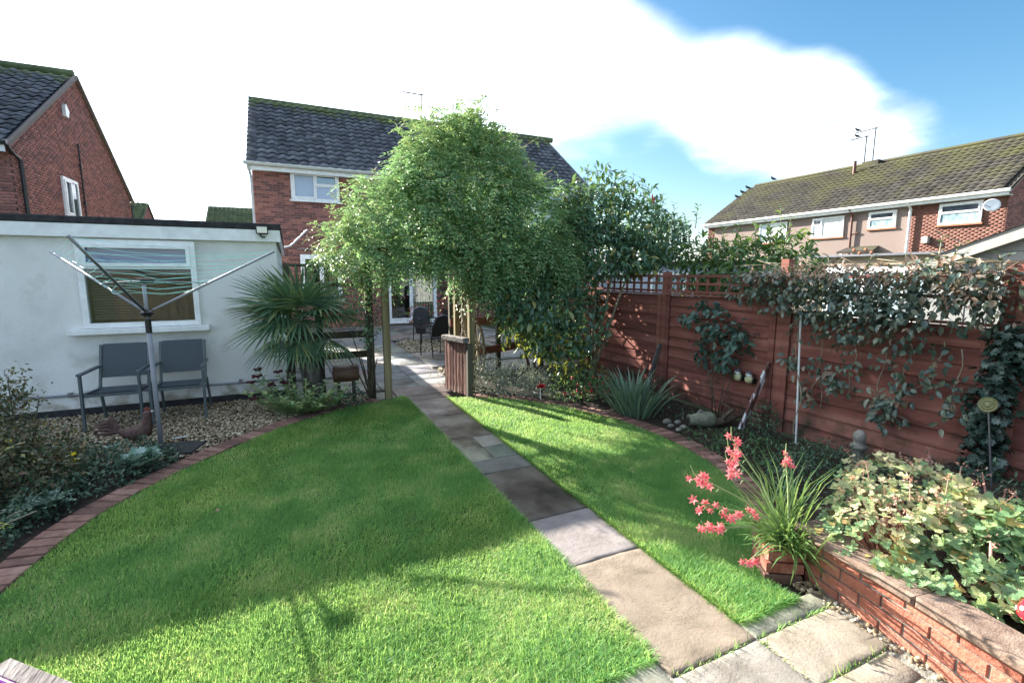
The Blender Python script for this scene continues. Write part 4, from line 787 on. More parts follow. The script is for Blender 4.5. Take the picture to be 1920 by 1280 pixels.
# ------------------------------------------------------------ neighbour's garden beyond the fence
sh = thing('garden_shed', 'cream and grey plastic shed with sloping gable beyond the fence', 'shed', (8.6, 1.9, 0))
SX = 7.6; sy = (3.42, .55, -2.3)
def gz(y): return 1.90 + (3.42 - y) * .40 if y > .55 else 3.05 - (.55 - y) * .40
q = MB(); q.add([(SX, y, 0) for y in (3.3, -2.2)] + [(SX, -2.2, 1.82), (SX, .55, 2.98), (SX, 3.3, 1.82)], [(0, 1, 2, 3, 4)]); q.box((SX + .002, 3.28, 0), (SX + 3, 3.3, 1.8)); q.build('wall', m_sage, sh)
q = MB(); q.bar((SX - .05, 3.55, 1.86), (SX - .05, .55, 3.06), .16, .14); q.bar((SX - .052, .55, 3.06), (SX - .052, -2.4, 1.88), .16, .14); q.build('bargeboard', m_cream, sh)
q = MB(); [q.box((SX - .012, y, 1.95 + .13 * 0 + k), (SX - .002, y2, 2.06 + k)) for k, y, y2 in ((0, -2, 3.0), (.12, -1.7, 2.75), (.24, -1.4, 2.45), (.36, -1.1, 2.15))]; q.build('gable_board', m_cream, sh)
q = MB(); [q.box((SX - .014, 3.2 - k * .22, 0), (SX - .001, 3.2 - k * .22 + .2, 1.80)) for k in range(12)]; q.build('cladding_panel', m_sage, sh)
q = MB(); q.add([(SX - .15, 3.55, 1.94), (SX + 3, 3.55, 1.94), (SX + 3, .55, 3.14), (SX - .15, .55, 3.14), (SX - .15, -2.4, 1.96), (SX + 3, -2.4, 1.96)], [(0, 1, 2, 3), (3, 2, 5, 4)]); q.build('roof', m_cream, sh)
lt = thing('lean_to', 'flat timber and white framed lean to beyond the fence', 'lean-to', (9.6, 4.8, 0))
q = MB(); q.box((9.0, 3.6, 1.98), (9.06, 5.72, 2.10)); q.build('beam', m_beam, lt); MB().box((8.9, 3.5, 2.115), (11, 5.85, 2.15)).build('roof', m_alu_dull, lt)
MB().box((9.02, 5.62, 0), (9.1, 5.7, 1.978)).build('post', m_post, lt)
window(lt, (9.05, 5.6, 1.0), (0, -1, 0), (-1, 0, 0), 1.95, .93, [(0, .33, 0, 1, 'sash', m_wb), (.33, .66, 0, 1, 'sash', m_wb), (.66, 1, 0, 1, '', m_wb)], fr=.06, sill=False)
MB().box((9.02, 3.6, 0), (9.1, 5.6, .99)).build('wall', m_bluewhite, lt)
pw = thing('outbuilding', 'pale low outbuilding glimpsed through the trellis', 'outbuilding', (11, 11, 0))
q = MB(); q.box((9.6, 8.6, 0), (12, 14.6, 2.05)); q.build('wall', m_bluewhite, pw); MB().box((9.45, 8.5, 2.06), (12.2, 14.7, 2.16)).build('roof', m_felt, pw)
window(pw, (9.56, 13.5, .9), (0, -1, 0), (-1, 0, 0), 1.4, .95, [(0, .5, 0, 1, '', m_wb), (.5, 1, 0, 1, 'sash', m_wb)], fr=.07)
window(pw, (9.56, 10.9, .9), (0, -1, 0), (-1, 0, 0), 1.4, .95, [(0, .5, 0, 1, '', m_wb), (.5, 1, 0, 1, 'sash', m_wb)], fr=.07)
pr = thing('porch_roof', 'small dark pitched porch roof in front of the terrace', 'porch roof', (24, 13.3, 2.7))
q = MB(); q.add([(24.2, 13.0, 2.9), (24.2, 14.6, 2.9), (25, 14.5, 3.15), (25, 13.2, 3.15), (24.2, 13.0, 2.8), (24.2, 14.6, 2.8)], [(0, 1, 2, 3), (4, 5, 1, 0)]); q.build('roof', m_tile_t, pr); q = MB(); q.box((24.3, 13.1, -.1), (24.4, 13.2, 2.8)); q.box((24.3, 14.4, -.1), (24.4, 14.5, 2.8)); q.build('post', m_upvc, pr)
# ------------------------------------------------------------ fence
fe = thing('garden_fence', 'red brown timber fence with trellis top along the border', 'fence', (5, 4, 0))
FX = 5.03; YP = [9.05, 7.22, 5.40, 3.545, 1.69, -.17]
for i, y in enumerate(YP):
    MB().box((FX - .045, y - .045, -.1), (FX + .05, y + .045, (1.80, 1.80, 1.84, 1.97, 1.9, 1.9)[i]), ch=.006).build('post', m_fence, fe)
me_b = None
tops = [1.5, 1.5, 1.5, 1.38, 1.93]
for i in range(5):
    y1, y0 = YP[i] - .05, YP[i + 1] + .05; z = .03; n = 0
    bh = .148
    while z < tops[i] - .05:
        dz = random.uniform(-.006, .006); b = MB(); top = min(z + bh + .02, tops[i])
        b.add([(FX - .036, y0, z + dz), (FX - .036, y1, z + dz * .3), (FX - .010, y1, top + dz * .3), (FX - .010, y0, top + dz), (FX - .016, y0, z + dz), (FX - .016, y1, z + dz * .3), (FX + .004, y1, top + dz * .3), (FX + .004, y0, top + dz)], [(0, 3, 2, 1), (4, 5, 6, 7), (0, 1, 5, 4), (2, 3, 7, 6), (1, 2, 6, 5), (3, 0, 4, 7)])
        b.build('fence_board', m_fence, fe); z += bh
    for ya, yb in ((y0, y0 + .075), (y1 - .075, y1)): MB().box((FX - .058, ya, .02), (FX - .037, yb, tops[i])).build('batten', m_fence, fe)
    MB().box((FX - .060, y0 + .001, tops[i] + .012), (FX + .02, y1 - .001, tops[i] + .034)).build('capping_rail', m_fence, fe)
    if i < 4:
        zt = 1.80; zb = tops[i] + .038
        for z in (zt - .035, (zt + zb) / 2 - .01, zb + .012) if i < 3 else (zt - .035, zt - .2): MB().box((FX - .032, y0 + .002, z), (FX - .012, y1 - .002, z + .033)).build('trellis_lath', m_fence, fe)
        for k in range(1, 10 if i < 3 else 1):
            yy = y0 + (y1 - y0) * k / 10; MB().box((FX - .011, yy - .017, zb), (FX + .009, yy + .017, zt)).build('trellis_lath', m_fence, fe)
cpst = thing('concrete_post', 'short grey weathered post at the foot of the evergreen shrub', 'post', (4.78, 7.30, 0)); MB().box((4.72, 7.25, -.1), (4.86, 7.37, .62), ch=.012).build('shaft', m_stone, cpst)
pq = thing('wall_plaque', 'small pale patterned plaque half hidden by evergreen leaves', 'plaque', (4.9, 6.9, .7))
q = MB(); q.box((-.09, -.008, -.13), (.09, .008, .13), mat=Matrix.Translation((4.75, 6.85, .62)) @ Matrix.Rotation(-.7, 4, 'Z') @ Matrix.Rotation(.12, 4, 'Y')); q.build('plate', m_curtain, pq)
q = MB(); [q.box((-.06, -.011, -.1 + k * .045), (.06, -.0085, -.085 + k * .045), mat=Matrix.Translation((4.75, 6.85, .62)) @ Matrix.Rotation(-.7, 4, 'Z') @ Matrix.Rotation(.12, 4, 'Y')) for k in range(5)]; q.build('pattern', m_alu_dull, pq)
for (a, b, lab, mt) in (((4.86, 5.58, .02), (4.97, 5.42, .78), 'weathered grey plank leaning by the far fence post', m_grey_wood), ((4.72, 3.75, .0), (4.96, 3.62, .80), 'narrow plank with white flaking paint leaning on the fence', M('flaking_paint', [(0, (.09, .04, .035)), (.5, (.16, .08, .07)), (.55, (.55, .55, .58)), (1, (.65, .66, .7))], scale=14, stretch=(1, 1, .35), rough=.8, bump=.4))):
    t = thing('leaning_plank', lab, 'plank', a, 'planks leaning on the fence'); MB().bar(a, b, .075, .03, (0, 1, .2), ch=.003).build('board', mt, t)
for y, lab in ((4.02, 'ornamental tit with white cheeks on the fence, left of the pair'), (3.86, 'ornamental tit with white cheeks on the fence, right of the pair')):
    t = thing('bird_ornament', lab, 'ornament', (FX - .07, y, .55), 'pair of bird ornaments on the fence'); c = Vector((FX - .085, y, .555))
    MB().ball(c, .05, .055, .05, 10, 8).build('body', flat('pale_yellow_breast', (.50, .50, .28), .5) if y > 4 else bpy.data.materials['pale_yellow_breast'], t, True)
    MB().ball(c + Vector((-.012, 0, .055)), .038, .038, .034, 10, 8).build('cheek', m_spot, t, True)
    MB().ball(c + Vector((-.010, 0, .075)), .037, .039, .026, 10, 6).build('cap', flat('slate_cap', (.10, .115, .14), .4) if y > 4 else bpy.data.materials['slate_cap'], t, True)
    [MB().ball(c + Vector((.012, s_ * .055, .0)), .03, .018, .045, 8, 6).build('wing', m_black, t, True) for s_ in (-1, 1)]
    MB().lathe([(.008, 0), (.001, .022)], n=6, mat=Matrix.Rotation(-PI / 2, 4, 'Y'), c=c + Vector((-.048, 0, .052))).build('beak', m_black, t)
# ------------------------------------------------------------ arch, gate, screens
ar = thing('timber_arch', 'green timber arch posts and beams carrying the climber over the path', 'arch', (1.8, 7.2, 0))
for (x, y, h, wd, m_) in ((1.215, 6.85, 2.2, .095, m_post), (1.03, 7.15, 2.2, .10, m_post_d), (2.475, 6.78, 2.2, .09, m_post), (2.50, 7.55, 2.2, .085, m_post)):
    MB().box((x - wd / 2, y - wd / 2, -.1), (x + wd / 2, y + wd / 2, h), ch=.004).build('post', m_, ar)
for a, b in (((1.0, 6.85, 2.12), (2.7, 6.80, 2.12)), ((.95, 7.75, 2.12), (2.7, 7.6, 2.12))): MB().bar(a, b, .05, .10).build('beam', m_post_d, ar)
for x in (1.25, 1.65, 2.05, 2.45): MB().bar((x, 6.7, 2.195), (x, 7.9, 2.195), .05, .05).build('rafter', m_post_d, ar)
cl = thing('climbing_jasmine', 'huge leafy green climber smothering the arch over the path', 'climber', (2.5, 6.9, 0))
tw = MB()
for k in range(5):
    ph = k * 1.3; tw.tube([(2.49 + .05 * math.sin(ph + z * 7), 7.15 + .06 * math.cos(ph + z * 6), z) for z in np.linspace(0, 2.2, 14)], .012 + .004 * (k % 3), 6)
tw.build('stem', m_bark_l, cl, True, kind='stuff')
gate = thing('slatted_gate', 'open brown slatted gate with weathered top rail beside the path', 'gate', (2.25, 6.8, 0))
A, Bq = Vector((2.15, 7.12, 0)), Vector((2.31, 6.55, 0)); d = (Bq - A).normalized(); nrm = Vector((-d.y, d.x, 0))
for k in range(7):
    p = A.lerp(Bq, (k + .5) / 7); MB().bar(p + Vector((0, 0, .02)), p + Vector((0, 0, .80)), .018, .058, d, ch=.003).build('slat', m_gate, gate)
MB().bar(A + Vector((0, 0, .84)), Bq + Vector((0, 0, .84)), .11, .075, ch=.008).build('top_rail', m_grey_wood, gate); MB().bar(A + nrm * .03 + Vector((0, 0, .76)), Bq + nrm * .03 + Vector((0, 0, .76)), .03, .07).build('rail', m_gate, gate); MB().bar(A + nrm * .03 + Vector((0, 0, .15)), Bq + nrm * .03 + Vector((0, 0, .15)), .03, .07).build('rail', m_gate, gate)
MB().box((2.30, 6.47, -.1), (2.385, 6.555, .80), ch=.005).build('post', m_post_d, gate)
scn = thing('trellis_screen', 'dark timber screen of posts and rails between the garage and arch', 'trellis', (.4, 7.3, 0))
for x in (-.03, .36): MB().box((x - .04, 7.30, -.1), (x + .04, 7.38, 1.96), ch=.004).build('post', m_post_d, scn)
for z in (1.93, 1.66, .63, .93): MB().box((-.05, 7.275, z - (.02 if z > 1 else .05)), (1.0, 7.298, z + (.02 if z > 1 else .05))).build('rail', m_post_d, scn)
for x in (.1, .22, .34, .5, .62): MB().box((x - .016, 7.255, 1.4), (x + .016, 7.274, 1.95)).build('lath', m_post_d, scn)
rs = thing('timber_rail', 'red brown timber rails with lattice behind the wagon wheel', 'rail fence', (3.6, 8.3, 0))
MB().bar((2.62, 8.3, .93), (4.9, 8.3, .96), .03, .14).build('board', m_fence, rs); MB().bar((2.9, 8.0, .40), (4.7, 8.3, .50), .03, .14).build('board', m_fence, rs)
for x in (2.66, 3.6, 4.55): MB().box((x - .04, 8.32, -.1), (x + .04, 8.4, 1.9)).build('post', m_post_d, rs)
for k in range(11): MB().box((2.75 + k * .2, 8.305, 1.02), (2.775 + k * .2, 8.32, 1.85)).build('lath', m_post_d, rs)
for k in range(4): MB().box((2.68, 8.29, 1.15 + k * .2), (4.9, 8.304, 1.175 + k * .2)).build('lath', m_post_d, rs)
wh = thing('wagon_wheel', 'pale wooden wagon wheel leaning behind the arch post', 'wheel', (2.72, 7.3, 0)); c = Vector((2.80, 7.35, .60)); ax = Vector((.80, -.55, .1)).normalized(); u_ = ax.cross(Vector((0, 0, 1))).normalized(); v_ = u_.cross(ax)
MB().tube([c + (u_ * math.cos(a) + v_ * math.sin(a)) * .42 for a in np.linspace(0, 2 * PI, 33)], .022, 8, cap=False).build('rim', m_bark_l, wh, True); MB().tube([c - ax * .05, c + ax * .05], .05, 10).build('hub', m_bark_l, wh)
for k in range(10): a = k * PI / 5; MB().tube([c, c + (u_ * math.cos(a) + v_ * math.sin(a)) * .41], .012, 6).build('spoke', m_bark_l, wh)
# ------------------------------------------------------------ patio furniture
def patio_chair(loc, rot, label):
    t = thing('patio_chair', label, 'chair', (0, 0, 0), 'dark metal patio chairs'); W, D = .25, .24
    for sx in (-1, 1):
        MB().tube([(sx * W, -D, 0), (sx * W, -D, .42), (sx * W, -D + .03, .62)], .013, 6).build('leg', m_black, t)
        MB().tube([(sx * W, D + .06, 0), (sx * W, D, .42), (sx * W * .95, D + .05, .70), (sx * W * .7, D + .09, .90)], .013, 6).build('leg', m_black, t)
        MB().tube([(sx * W, -D + .03, .62), (sx * W, 0, .65), (sx * W, D + .03, .64)], .016, 6).build('armrest', m_black, t)
    MB().box((-W, -D, .41), (W, D, .44), ch=.01).build('seat', m_black, t)
    q = MB(); pr_ = [(-.24, .46), (.24, .46), (.24, .72), (.16, .89), (0, .93), (-.16, .89), (-.24, .72)]; q.slab(pr_, 0, .02); q.v = [(x, D + .0 + (y - .44) * .2 + z, y) for x, y, z in q.v]; q.build('backrest', flat('woven_black_rattan', (.018, .016, .016), .5) if 'woven_black_rattan' not in bpy.data.materials else bpy.data.materials['woven_black_rattan'], t)
    q = MB(); q.tube([(-.24, D + .06, .72), (-.16, D + .095, .89), (0, D + .10, .935), (.16, D + .095, .89), (.24, D + .06, .72)], .014, 6); q.build('back_rail', m_alu_dull, t)
    return t
pc1 = patio_chair(0, 0, 'dark metal patio chair nearest the gate'); pc1.matrix_basis = Matrix.Translation((2.9, 10.25, 0)) @ Matrix.Rotation(PI + .25, 4, 'Z')
copy_tree(pc1, Matrix.Translation((3.3, 12.6, 0)) @ Matrix.Rotation(.2, 4, 'Z'), 'second dark patio chair, beyond the first near the french doors')
tb = thing('patio_table', 'round pale patio table behind the right arch post', 'table', (3.95, 11.4, 0)); MB().lathe([(.55, .60), (.56, .605), (.56, .625), (.55, .63)], (3.95, 11.4, 0), 28).build('table_top', flat('pale_blue_top', (.42, .46, .54), .15, .8), tb)
for k in range(4): a = k * PI / 2 + .6; MB().tube([(3.95 + .42 * math.cos(a), 11.4 + .42 * math.sin(a), 0), (3.95 + .36 * math.cos(a), 11.4 + .36 * math.sin(a), .6)], .015, 6).build('leg', m_black, tb)
def flowerpot(c, r, h, label, fm, lm, n, sp):
    t = thing('flower_pot', label, 'potted plant', c); MB().lathe([(r * .7, 0), (r, h), (r * 1.08, h), (r * 1.08, h * .88), (r * .98, h * .88), (r * .9, h * .92), (.01, h * .92)], c, 16).build('pot', flat('dark_pot_' + str(n), (.05, .04, .04), .5), t)
    bl = [(c[0], c[1], c[2] + h + sp * .5, sp, sp, sp * .7)]; foliage('foliage', T_SMALL, bl, n, .08, .06, lm, t, .6, kind='stuff'); foliage('blooms', T_SMALL, bl, n, .06, .06, fm, t, .2, kind='stuff')
flowerpot((3.6, 14.4, 0), .2, .38, 'pot of red flowers at the foot of the french door', m_red, L_fuch, 140, .42); flowerpot((4.55, 14.6, .0), .2, .72, 'taller pot of red flowers beside the first', m_red, L_fuch, 110, .34)
tp = thing('tall_planter', 'tall black planter beside the french doors', 'planter', (4.75, 14.0, 0)); MB().lathe([(.14, 0), (.12, .3), (.2, .9), (.22, 1.3), (.19, 1.32), (.02, 1.25)], (4.72, 13.9, 0), 14).build('pot', m_black, tp, True)
hb = thing('drain_cover', 'small pale drain cover on the rear patio slabs', 'drain cover', (2.55, 13.0, 0)); MB().box((2.4, 12.9, .02), (2.75, 13.2, .045), ch=.005).build('plate', m_stone, hb)
# ------------------------------------------------------------ chairs by the garage
def garden_chair(label):
    t = thing('garden_chair', label, 'chair', (0, 0, 0), 'grey garden armchairs against the garage wall'); W = .275; b = .026
    for sx in (-1, 1):
        MB().bar((sx * W, -.30, 0), (sx * W, -.28, .655), .045, b, (1, 0, 0), ch=.003).build('leg', m_chair, t)
        MB().bar((sx * (W - .01), .31, 0), (sx * (W - .02), .18, .44), .04, b, (1, 0, 0), ch=.003).build('leg', m_chair, t)
        MB().bar((sx * W, -.305, .665), (sx * (W - .015), .25, .675), .05, .024, (0, 0, 1), ch=.004).build('armrest', m_chair, t)
        MB().bar((sx * (W - .03), .17, .42), (sx * (W - .03), .34, .93), .035, .028, (1, 0, 0), ch=.003).build('back_post', m_chair, t)
        MB().bar((sx * (W - .03), -.28, .43), (sx * (W - .03), .19, .40), .028, .04, ch=.003).build('seat_rail', m_chair, t)
    MB().bar((-W, -.27, .415), (W, -.27, .415), .03, .035, ch=.003).build('front_rail', m_chair, t)
    q = MB(); n = 8
    for i in range(n + 1):
        y = -.285 + .47 * i / n; z = .442 - .022 * math.sin(PI * i / n) - .02 * i / n; q.v += [(-W + .045, y, z), (W - .045, y, z)]
    q.f = [(2 * i, 2 * i + 1, 2 * i + 3, 2 * i + 2) for i in range(n)]; k = len(q.v); q.v += [(x, y, z - .006) for x, y, z in q.v[:k]]; q.f += [tuple(reversed([a + k for a in f])) for f in q.f[:n]]; q.mi = [0] * len(q.f); q.build('seat', m_sling, t)
    MB().bar((0, .207, .535), (0, .342, .94), W * 2 - .10, .010, (0, -1, 0), ch=.002).build('backrest', m_sling, t)
    return t
gc = garden_chair('grey metal and fabric armchair left of the clothes airer pole'); copy_tree(gc, Matrix.Translation((-1.33, 7.22, 0)) @ Matrix.Rotation(.02, 4, 'Z'), 'grey metal and fabric armchair right of the clothes airer pole'); gc.matrix_basis = Matrix.Translation((-1.95, 7.17, 0)) @ Matrix.Rotation(-.03, 4, 'Z')
# ------------------------------------------------------------ rotary airer
AX, AY = -1.31, 5.86
ra = thing('clothes_airer', 'rotary clothes airer with turquoise lines in front of the garage', 'clothes airer', (AX, AY, 0))
MB().tube([(AX, AY, -.05), (AX, AY, 1.36)], .022, 12).build('pole', m_alu, ra, True); MB().tube([(AX, AY, 1.34), (AX, AY, 1.74)], .017, 12).build('upper_pole', m_alu, ra, True)
q = MB(); q.tube([(AX, AY, 1.22), (AX, AY, 1.36)], .027, 10); q.build('collar', m_black, ra); q = MB(); q.ball((AX, AY, 1.42), .06, .06, .03, 10, 6); q.tube([(AX, AY, 1.38), (AX, AY, 1.45)], .035, 10); q.build('hub', m_black, ra)
q = MB(); q.box((AX - .07, AY - .04, 1.72), (AX + .09, AY + .04, 1.765), ch=.01); q.build('top_cap', m_black, ra)
tips = [Vector((-.13, 6.06, 2.06)), Vector((-2.37, 6.99, 2.05)), Vector((-1.53, 4.85, 2.10))]
for k, tp_ in enumerate(tips):
    h = Vector((AX, AY, 1.42)); MB().tube([h + (tp_ - h) * .04, tp_], .013, 8).build('arm', m_alu if k < 2 else m_alu_dull, ra, True); mid = h.lerp(tp_, .46); MB().tube([(AX, AY, 1.74), mid], .006, 6).build('strut', m_alu_dull, ra)
ln = MB()
for k in range(9):
    u = .36 + k * .078
    P3 = [Vector((AX, AY, 1.42)).lerp(t_, u) for t_ in tips]
    for i in range(3):
        a, b = P3[i], P3[(i + 1) % 3]; ln.tube([a.lerp(b, s) + Vector((0, 0, -.05 * math.sin(PI * s) * random.uniform(.5, 1.3))) for s in (0, .2, .4, .6, .8, 1)], .0021, 4, cap=False)
ln.build('clothesline', m_line, ra, kind='stuff')
mb_ = thing('ground_sheet', 'dark sheet of membrane at the foot of the clothes airer', 'ground sheet', (-1.15, 5.75, 0)); MB().slab([(-1.36, 5.62), (-1.0, 5.56), (-.92, 5.86), (-1.05, 5.96), (-1.30, 5.97)], .004, .022).build('sheet', flat('charcoal_sheet', (.03, .03, .032), .9, bump=.6), mb_)
# cockerel
ck = thing('cockerel_ornament', 'rusty metal cockerel ornament beside the airer pole', 'ornament', (-1.48, 5.95, 0)); c = Vector((-1.52, 5.93, 0))
MB().tube([c + Vector(p) for p in ((-.15, 0, .23), (-.09, 0, .19), (0, 0, .17), (.07, 0, .20), (.095, 0, .27), (.10, 0, .34), (.105, 0, .375), (.115, 0, .41))], [.02, .055, .085, .08, .05, .036, .042, .018], 10).build('body', m_rust, ck, True)
for k in range(6): q = MB(); a = 1.2 + k * .22; q.tube([c + Vector((-.13, .008 * (k - 2), .21)), c + Vector((-.13 - .10 * math.sin(a), .012 * (k - 2), .22 + .14 * -math.cos(a * 1.25))), c + Vector((-.13 - .22 * math.sin(a), .02 * (k - 2), .20 + .10 * -math.cos(a * 1.5)))], [.014, .024, .006], 6); q.build('tail_feather', m_rust, ck)
q = MB(); [q.ball(c + Vector((.09 + .018 * k, 0, .43 - abs(k - 1) * .008)), .012, .006, .018, 6, 5) for k in range(3)]; q.ball(c + Vector((.135, 0, .355)), .012, .006, .02, 6, 5); q.build('comb', flat('faded_red', (.20, .05, .04), .6), ck)
MB().lathe([(.01, 0), (.001, .03)], n=6, mat=Matrix.Rotation(PI / 2, 4, 'Y'), c=c + Vector((.14, 0, .395))).build('beak', m_spot, ck)
for y in (-.03, .03): MB().tube([c + Vector((.0, y, .14)), c + Vector((.01, y, 0)), c + Vector((.05, y, .005))], .008, 6).build('leg', m_rust, ck)
# log planter
lg = thing('log_planter', 'hollow brown log lying on a stand behind the sedum', 'log planter', (.65, 6.95, 0)); q = MB(); q.lathe([(.095, -.17), (.115, -.16), (.118, 0), (.115, .17), (.09, .175), (.085, .05), (.005, .05)], n=16, mat=Matrix.Rotation(PI / 2, 4, 'Y') @ Matrix.Rotation(0, 4, 'X'), c=(.65, 6.95, .42)); q.build('log', M('wet_log', [(0, (.03, .018, .012)), (1, (.14, .075, .045))], scale=12, stretch=(.2, 1, 1), rough=.35, bump=.8), lg, True)
q = MB(); [q.bar((.55 + i * .2, 6.87 + j * .16, 0), (.55 + i * .2, 6.87 + j * .16, .34), .03, .03) for i in (0, 1) for j in (0, 1)]; q.build('stand', m_post_d, lg)
# ------------------------------------------------------------ brick planter
pl = thing('brick_planter', 'raised orange brick planter with sandy coping at the path end', 'planter', (2.9, 1, 0))
PA, PB = Vector((2.70, 1.64, 0)), Vector((2.43, .10, 0)); pd = (PB - PA).normalized(); pn = Vector((pd.y, -pd.x, 0)); PL = (PB - PA).length
if pn.x > 0: pn = -pn
Fp = frame_mat(PA, pd, (0, 0, 1), pn); q = MB(); q.box((0.01, -.05, -.12), (PL, .265, -.010), mat=Fp); q.build('wall', m_mortar_d, pl)
bk = MB().box((0, -.055, 0), (1, 1, 1)).mesh('brick'); bme = [MB().box((0, 0, -.5), (.215, .058, .0), ch=.0).mesh('brick')]
bq = MB(); bq.box((0, 0, -.09), (.213, .060, 0), ch=.0035); bme = bq.mesh('brick'); bme.materials.append(m_brick_o)
hq = MB(); hq.box((0, 0, -.09), (.10, .060, 0), ch=.0035); hme = hq.mesh('brick'); hme.materials.append(m_brick_o)
for r_ in range(4):
    x = .0; first = True
    while x < PL - .1:
        me = hme if (first and r_ % 2) else bme; w_ = .10 if me is hme else .213
        link('brick', me, pl, Fp @ Matrix.Translation((x + random.uniform(-.001, .001), -.012 + r_ * .0715, random.uniform(-.003, .003))) @ Matrix.Rotation(random.uniform(-.006, .006), 4, 'Y')); x += w_ + .011; first = False
cx = 0.
for L_ in (.62, .60, .60):
    L2 = min(L_, PL - cx); q = MB(); q.box((cx - (.06 if cx == 0 else 0), .268, -.15), (cx + L2 - .004, .323, .052), ch=.012, mat=Fp @ Matrix.Translation((0, 0, 0)) ); q.build('coping_stone', m_cope, pl); cx += L_
# return wall of three laid courses at the planter's corner
for r_ in range(3):
    for k in range(2):
        q = MB(); q.box((-.105, -.05, 0), (.105, .05, .062), ch=.004, mat=Matrix.Translation((2.572 + r_ * .010 + k * .058, 1.708 + k * .095, -.02 + r_ * .070)) @ Matrix.Rotation(-.55 + random.uniform(-.02, .02), 4, 'Z')); q.build('brick', m_paver if r_ == 0 and k == 0 else m_pier, pl)
q = MB(); q.slab([(2.49, 1.74), (2.655, 1.64), (2.74, 1.76), (2.58, 1.86)], -.05, .172); q.build('return_core', m_mortar_d, pl)
q = MB(); q.slab([tuple((PA - pn * .04)[:2]), tuple((PB - pn * .04)[:2]), (4.95, .1), (4.95, 1.9), (2.8, 1.85)], -.05, .24); q.build('soil', m_soil, pl)
# toadstool, disc stake, statue, jug, driftwood, solar flower
ts = thing('toadstool_ornament', 'shiny red toadstool ornament with white dots in the planter', 'ornament', (2.86, .70, .24))
c = Vector((2.86, .715, .34)); MB().lathe([(.0, .085), (.03, .08), (.065, .055), (.082, .015), (.085, -.01), (.078, -.022), (.03, -.015), (.01, -.015)], c, 24).build('cap', m_toad, ts, True)
MB().lathe([(.03, -.12), (.026, -.05), (.022, -.012)], c, 12).build('stalk', m_spot, ts, True)
for a in range(12):
    th = a * 2.4; r_, z_ = ((.055, .063), (.079, .028), (.084, .0), (.03, .081))[a % 4]; p = c + Vector((r_ * math.cos(th), r_ * math.sin(th), z_)); nn = Vector((r_ * math.cos(th) * 1.1, r_ * math.sin(th) * 1.1, z_ * 1.3)); MB().lathe([(.011, 0), (.009, .003), (.001, .004)], n=10, mat=nn.to_track_quat('Z', 'Y').to_matrix().to_4x4(), c=p).build('dot', m_spot, ts)
ds = thing('garden_stake', 'brass coloured spiral disc on a thin stake in the ivy', 'stake', (4.5, 1.5, 0)); c = Vector((4.62, 1.60, .85)); MB().tube([c, (4.66, 1.50, 0)], .006, 6).build('rod', m_alu_dull, ds); mt = Matrix.Rotation(-1.2, 4, 'Y'); MB().lathe([(.053, 0), (.058, .006), (.053, .012), (.042, .006), (.033, .012), (.023, .006), (.013, .014), (.001, .014)], n=20, mat=mt, c=c).build('disc', M('brass', [(0, (.12, .12, .05)), (1, (.30, .30, .16))], rough=.4), ds)
so = thing('stone_ornament', 'pale stone finial ornament standing before the fence', 'ornament', (4.6, 2.42, 0)); MB().lathe([(.09, 0), (.09, .04), (.045, .08), (.045, .22), (.07, .25), (.07, .27), (.045, .29), (.042, .30), (.052, .33), (.054, .355), (.043, .385), (.02, .408), (.001, .412)], (4.6, 2.42, .0), 14).build('finial', m_stone, so, True)
jg = thing('stone_jug', 'mossy stone jug lying on its side in the border', 'jug', (4.3, 4.0, 0)); mt = Matrix.Rotation(PI / 2 + .1, 4, 'Y') @ Matrix.Identity(4); q = MB(); q.lathe([(.05, -.15), (.068, -.145), (.064, -.11), (.075, -.05), (.095, .03), (.09, .12), (.06, .17), (.005, .175)], n=18, mat=Matrix.Rotation(-.35, 4, 'Z') @ Matrix.Rotation(PI / 2, 4, 'Y'), c=(4.36, 4.02, .09)); q.lathe([(.052, -.151), (.045, -.149), (.001, -.13)], n=18, mat=Matrix.Rotation(-.35, 4, 'Z') @ Matrix.Rotation(PI / 2, 4, 'Y'), c=(4.36, 4.02, .09)); o = q.build('body', M('mossy_stoneware', [(0, (.09, .10, .07)), (1, (.24, .25, .18))], scale=14, rough=.8), jg, True)
MB().ball((4.36 - .145 * math.cos(.35), 4.02 + .145 * math.sin(.35), .09), .012, .05, .05, 8, 6, mat=Matrix.Rotation(-.35, 4, 'Z')).build('opening', m_dark, jg)  # dark plug in the mouth stands in for the shade inside
MB().tube([(4.32, 4.04, .16), (4.36, 4.03, .20), (4.42, 4.01, .16)], .014, 6).build('handle', m_stone, jg)
dw = thing('driftwood', 'gnarled dark driftwood branch lying beside the stone jug', 'driftwood', (4.7, 3.95, 0)); q = MB(); q.tube([(4.45, 3.98, .03), (4.6, 3.94, .06), (4.72, 3.95, .05), (4.88, 3.9, .10)], [.035, .05, .04, .015], 8); q.tube([(4.6, 3.94, .06), (4.66, 3.90, .15), (4.72, 3.86, .22)], [.03, .025, .018], 7); q.tube([(4.7, 3.95, .05), (4.8, 4.02, .12), (4.86, 4.05, .13)], [.03, .02, .01], 6); q.build('branch', m_bark, dw, True)
sf = thing('solar_flower', 'red solar flower on a short curved stalk in the border', 'ornament', (3.2, 5.95, 0)); q = MB(); q.tube([(3.2, 5.88, 0), (3.2, 5.9, .1), (3.22, 5.93, .17)], .006, 6); q.build('stalk', m_spot, sf); P = np.repeat(np.array([[3.22, 5.92, .19]]), 26, 0); D = rdir(26); D[:, 2] = np.abs(D[:, 2]) * .6; D[:, 1] -= .3; V, F = leaves_geo(T_SMALL, P, D, rdir(26), .075, .045); np_mesh('bloom', V, F, m_red, sf)
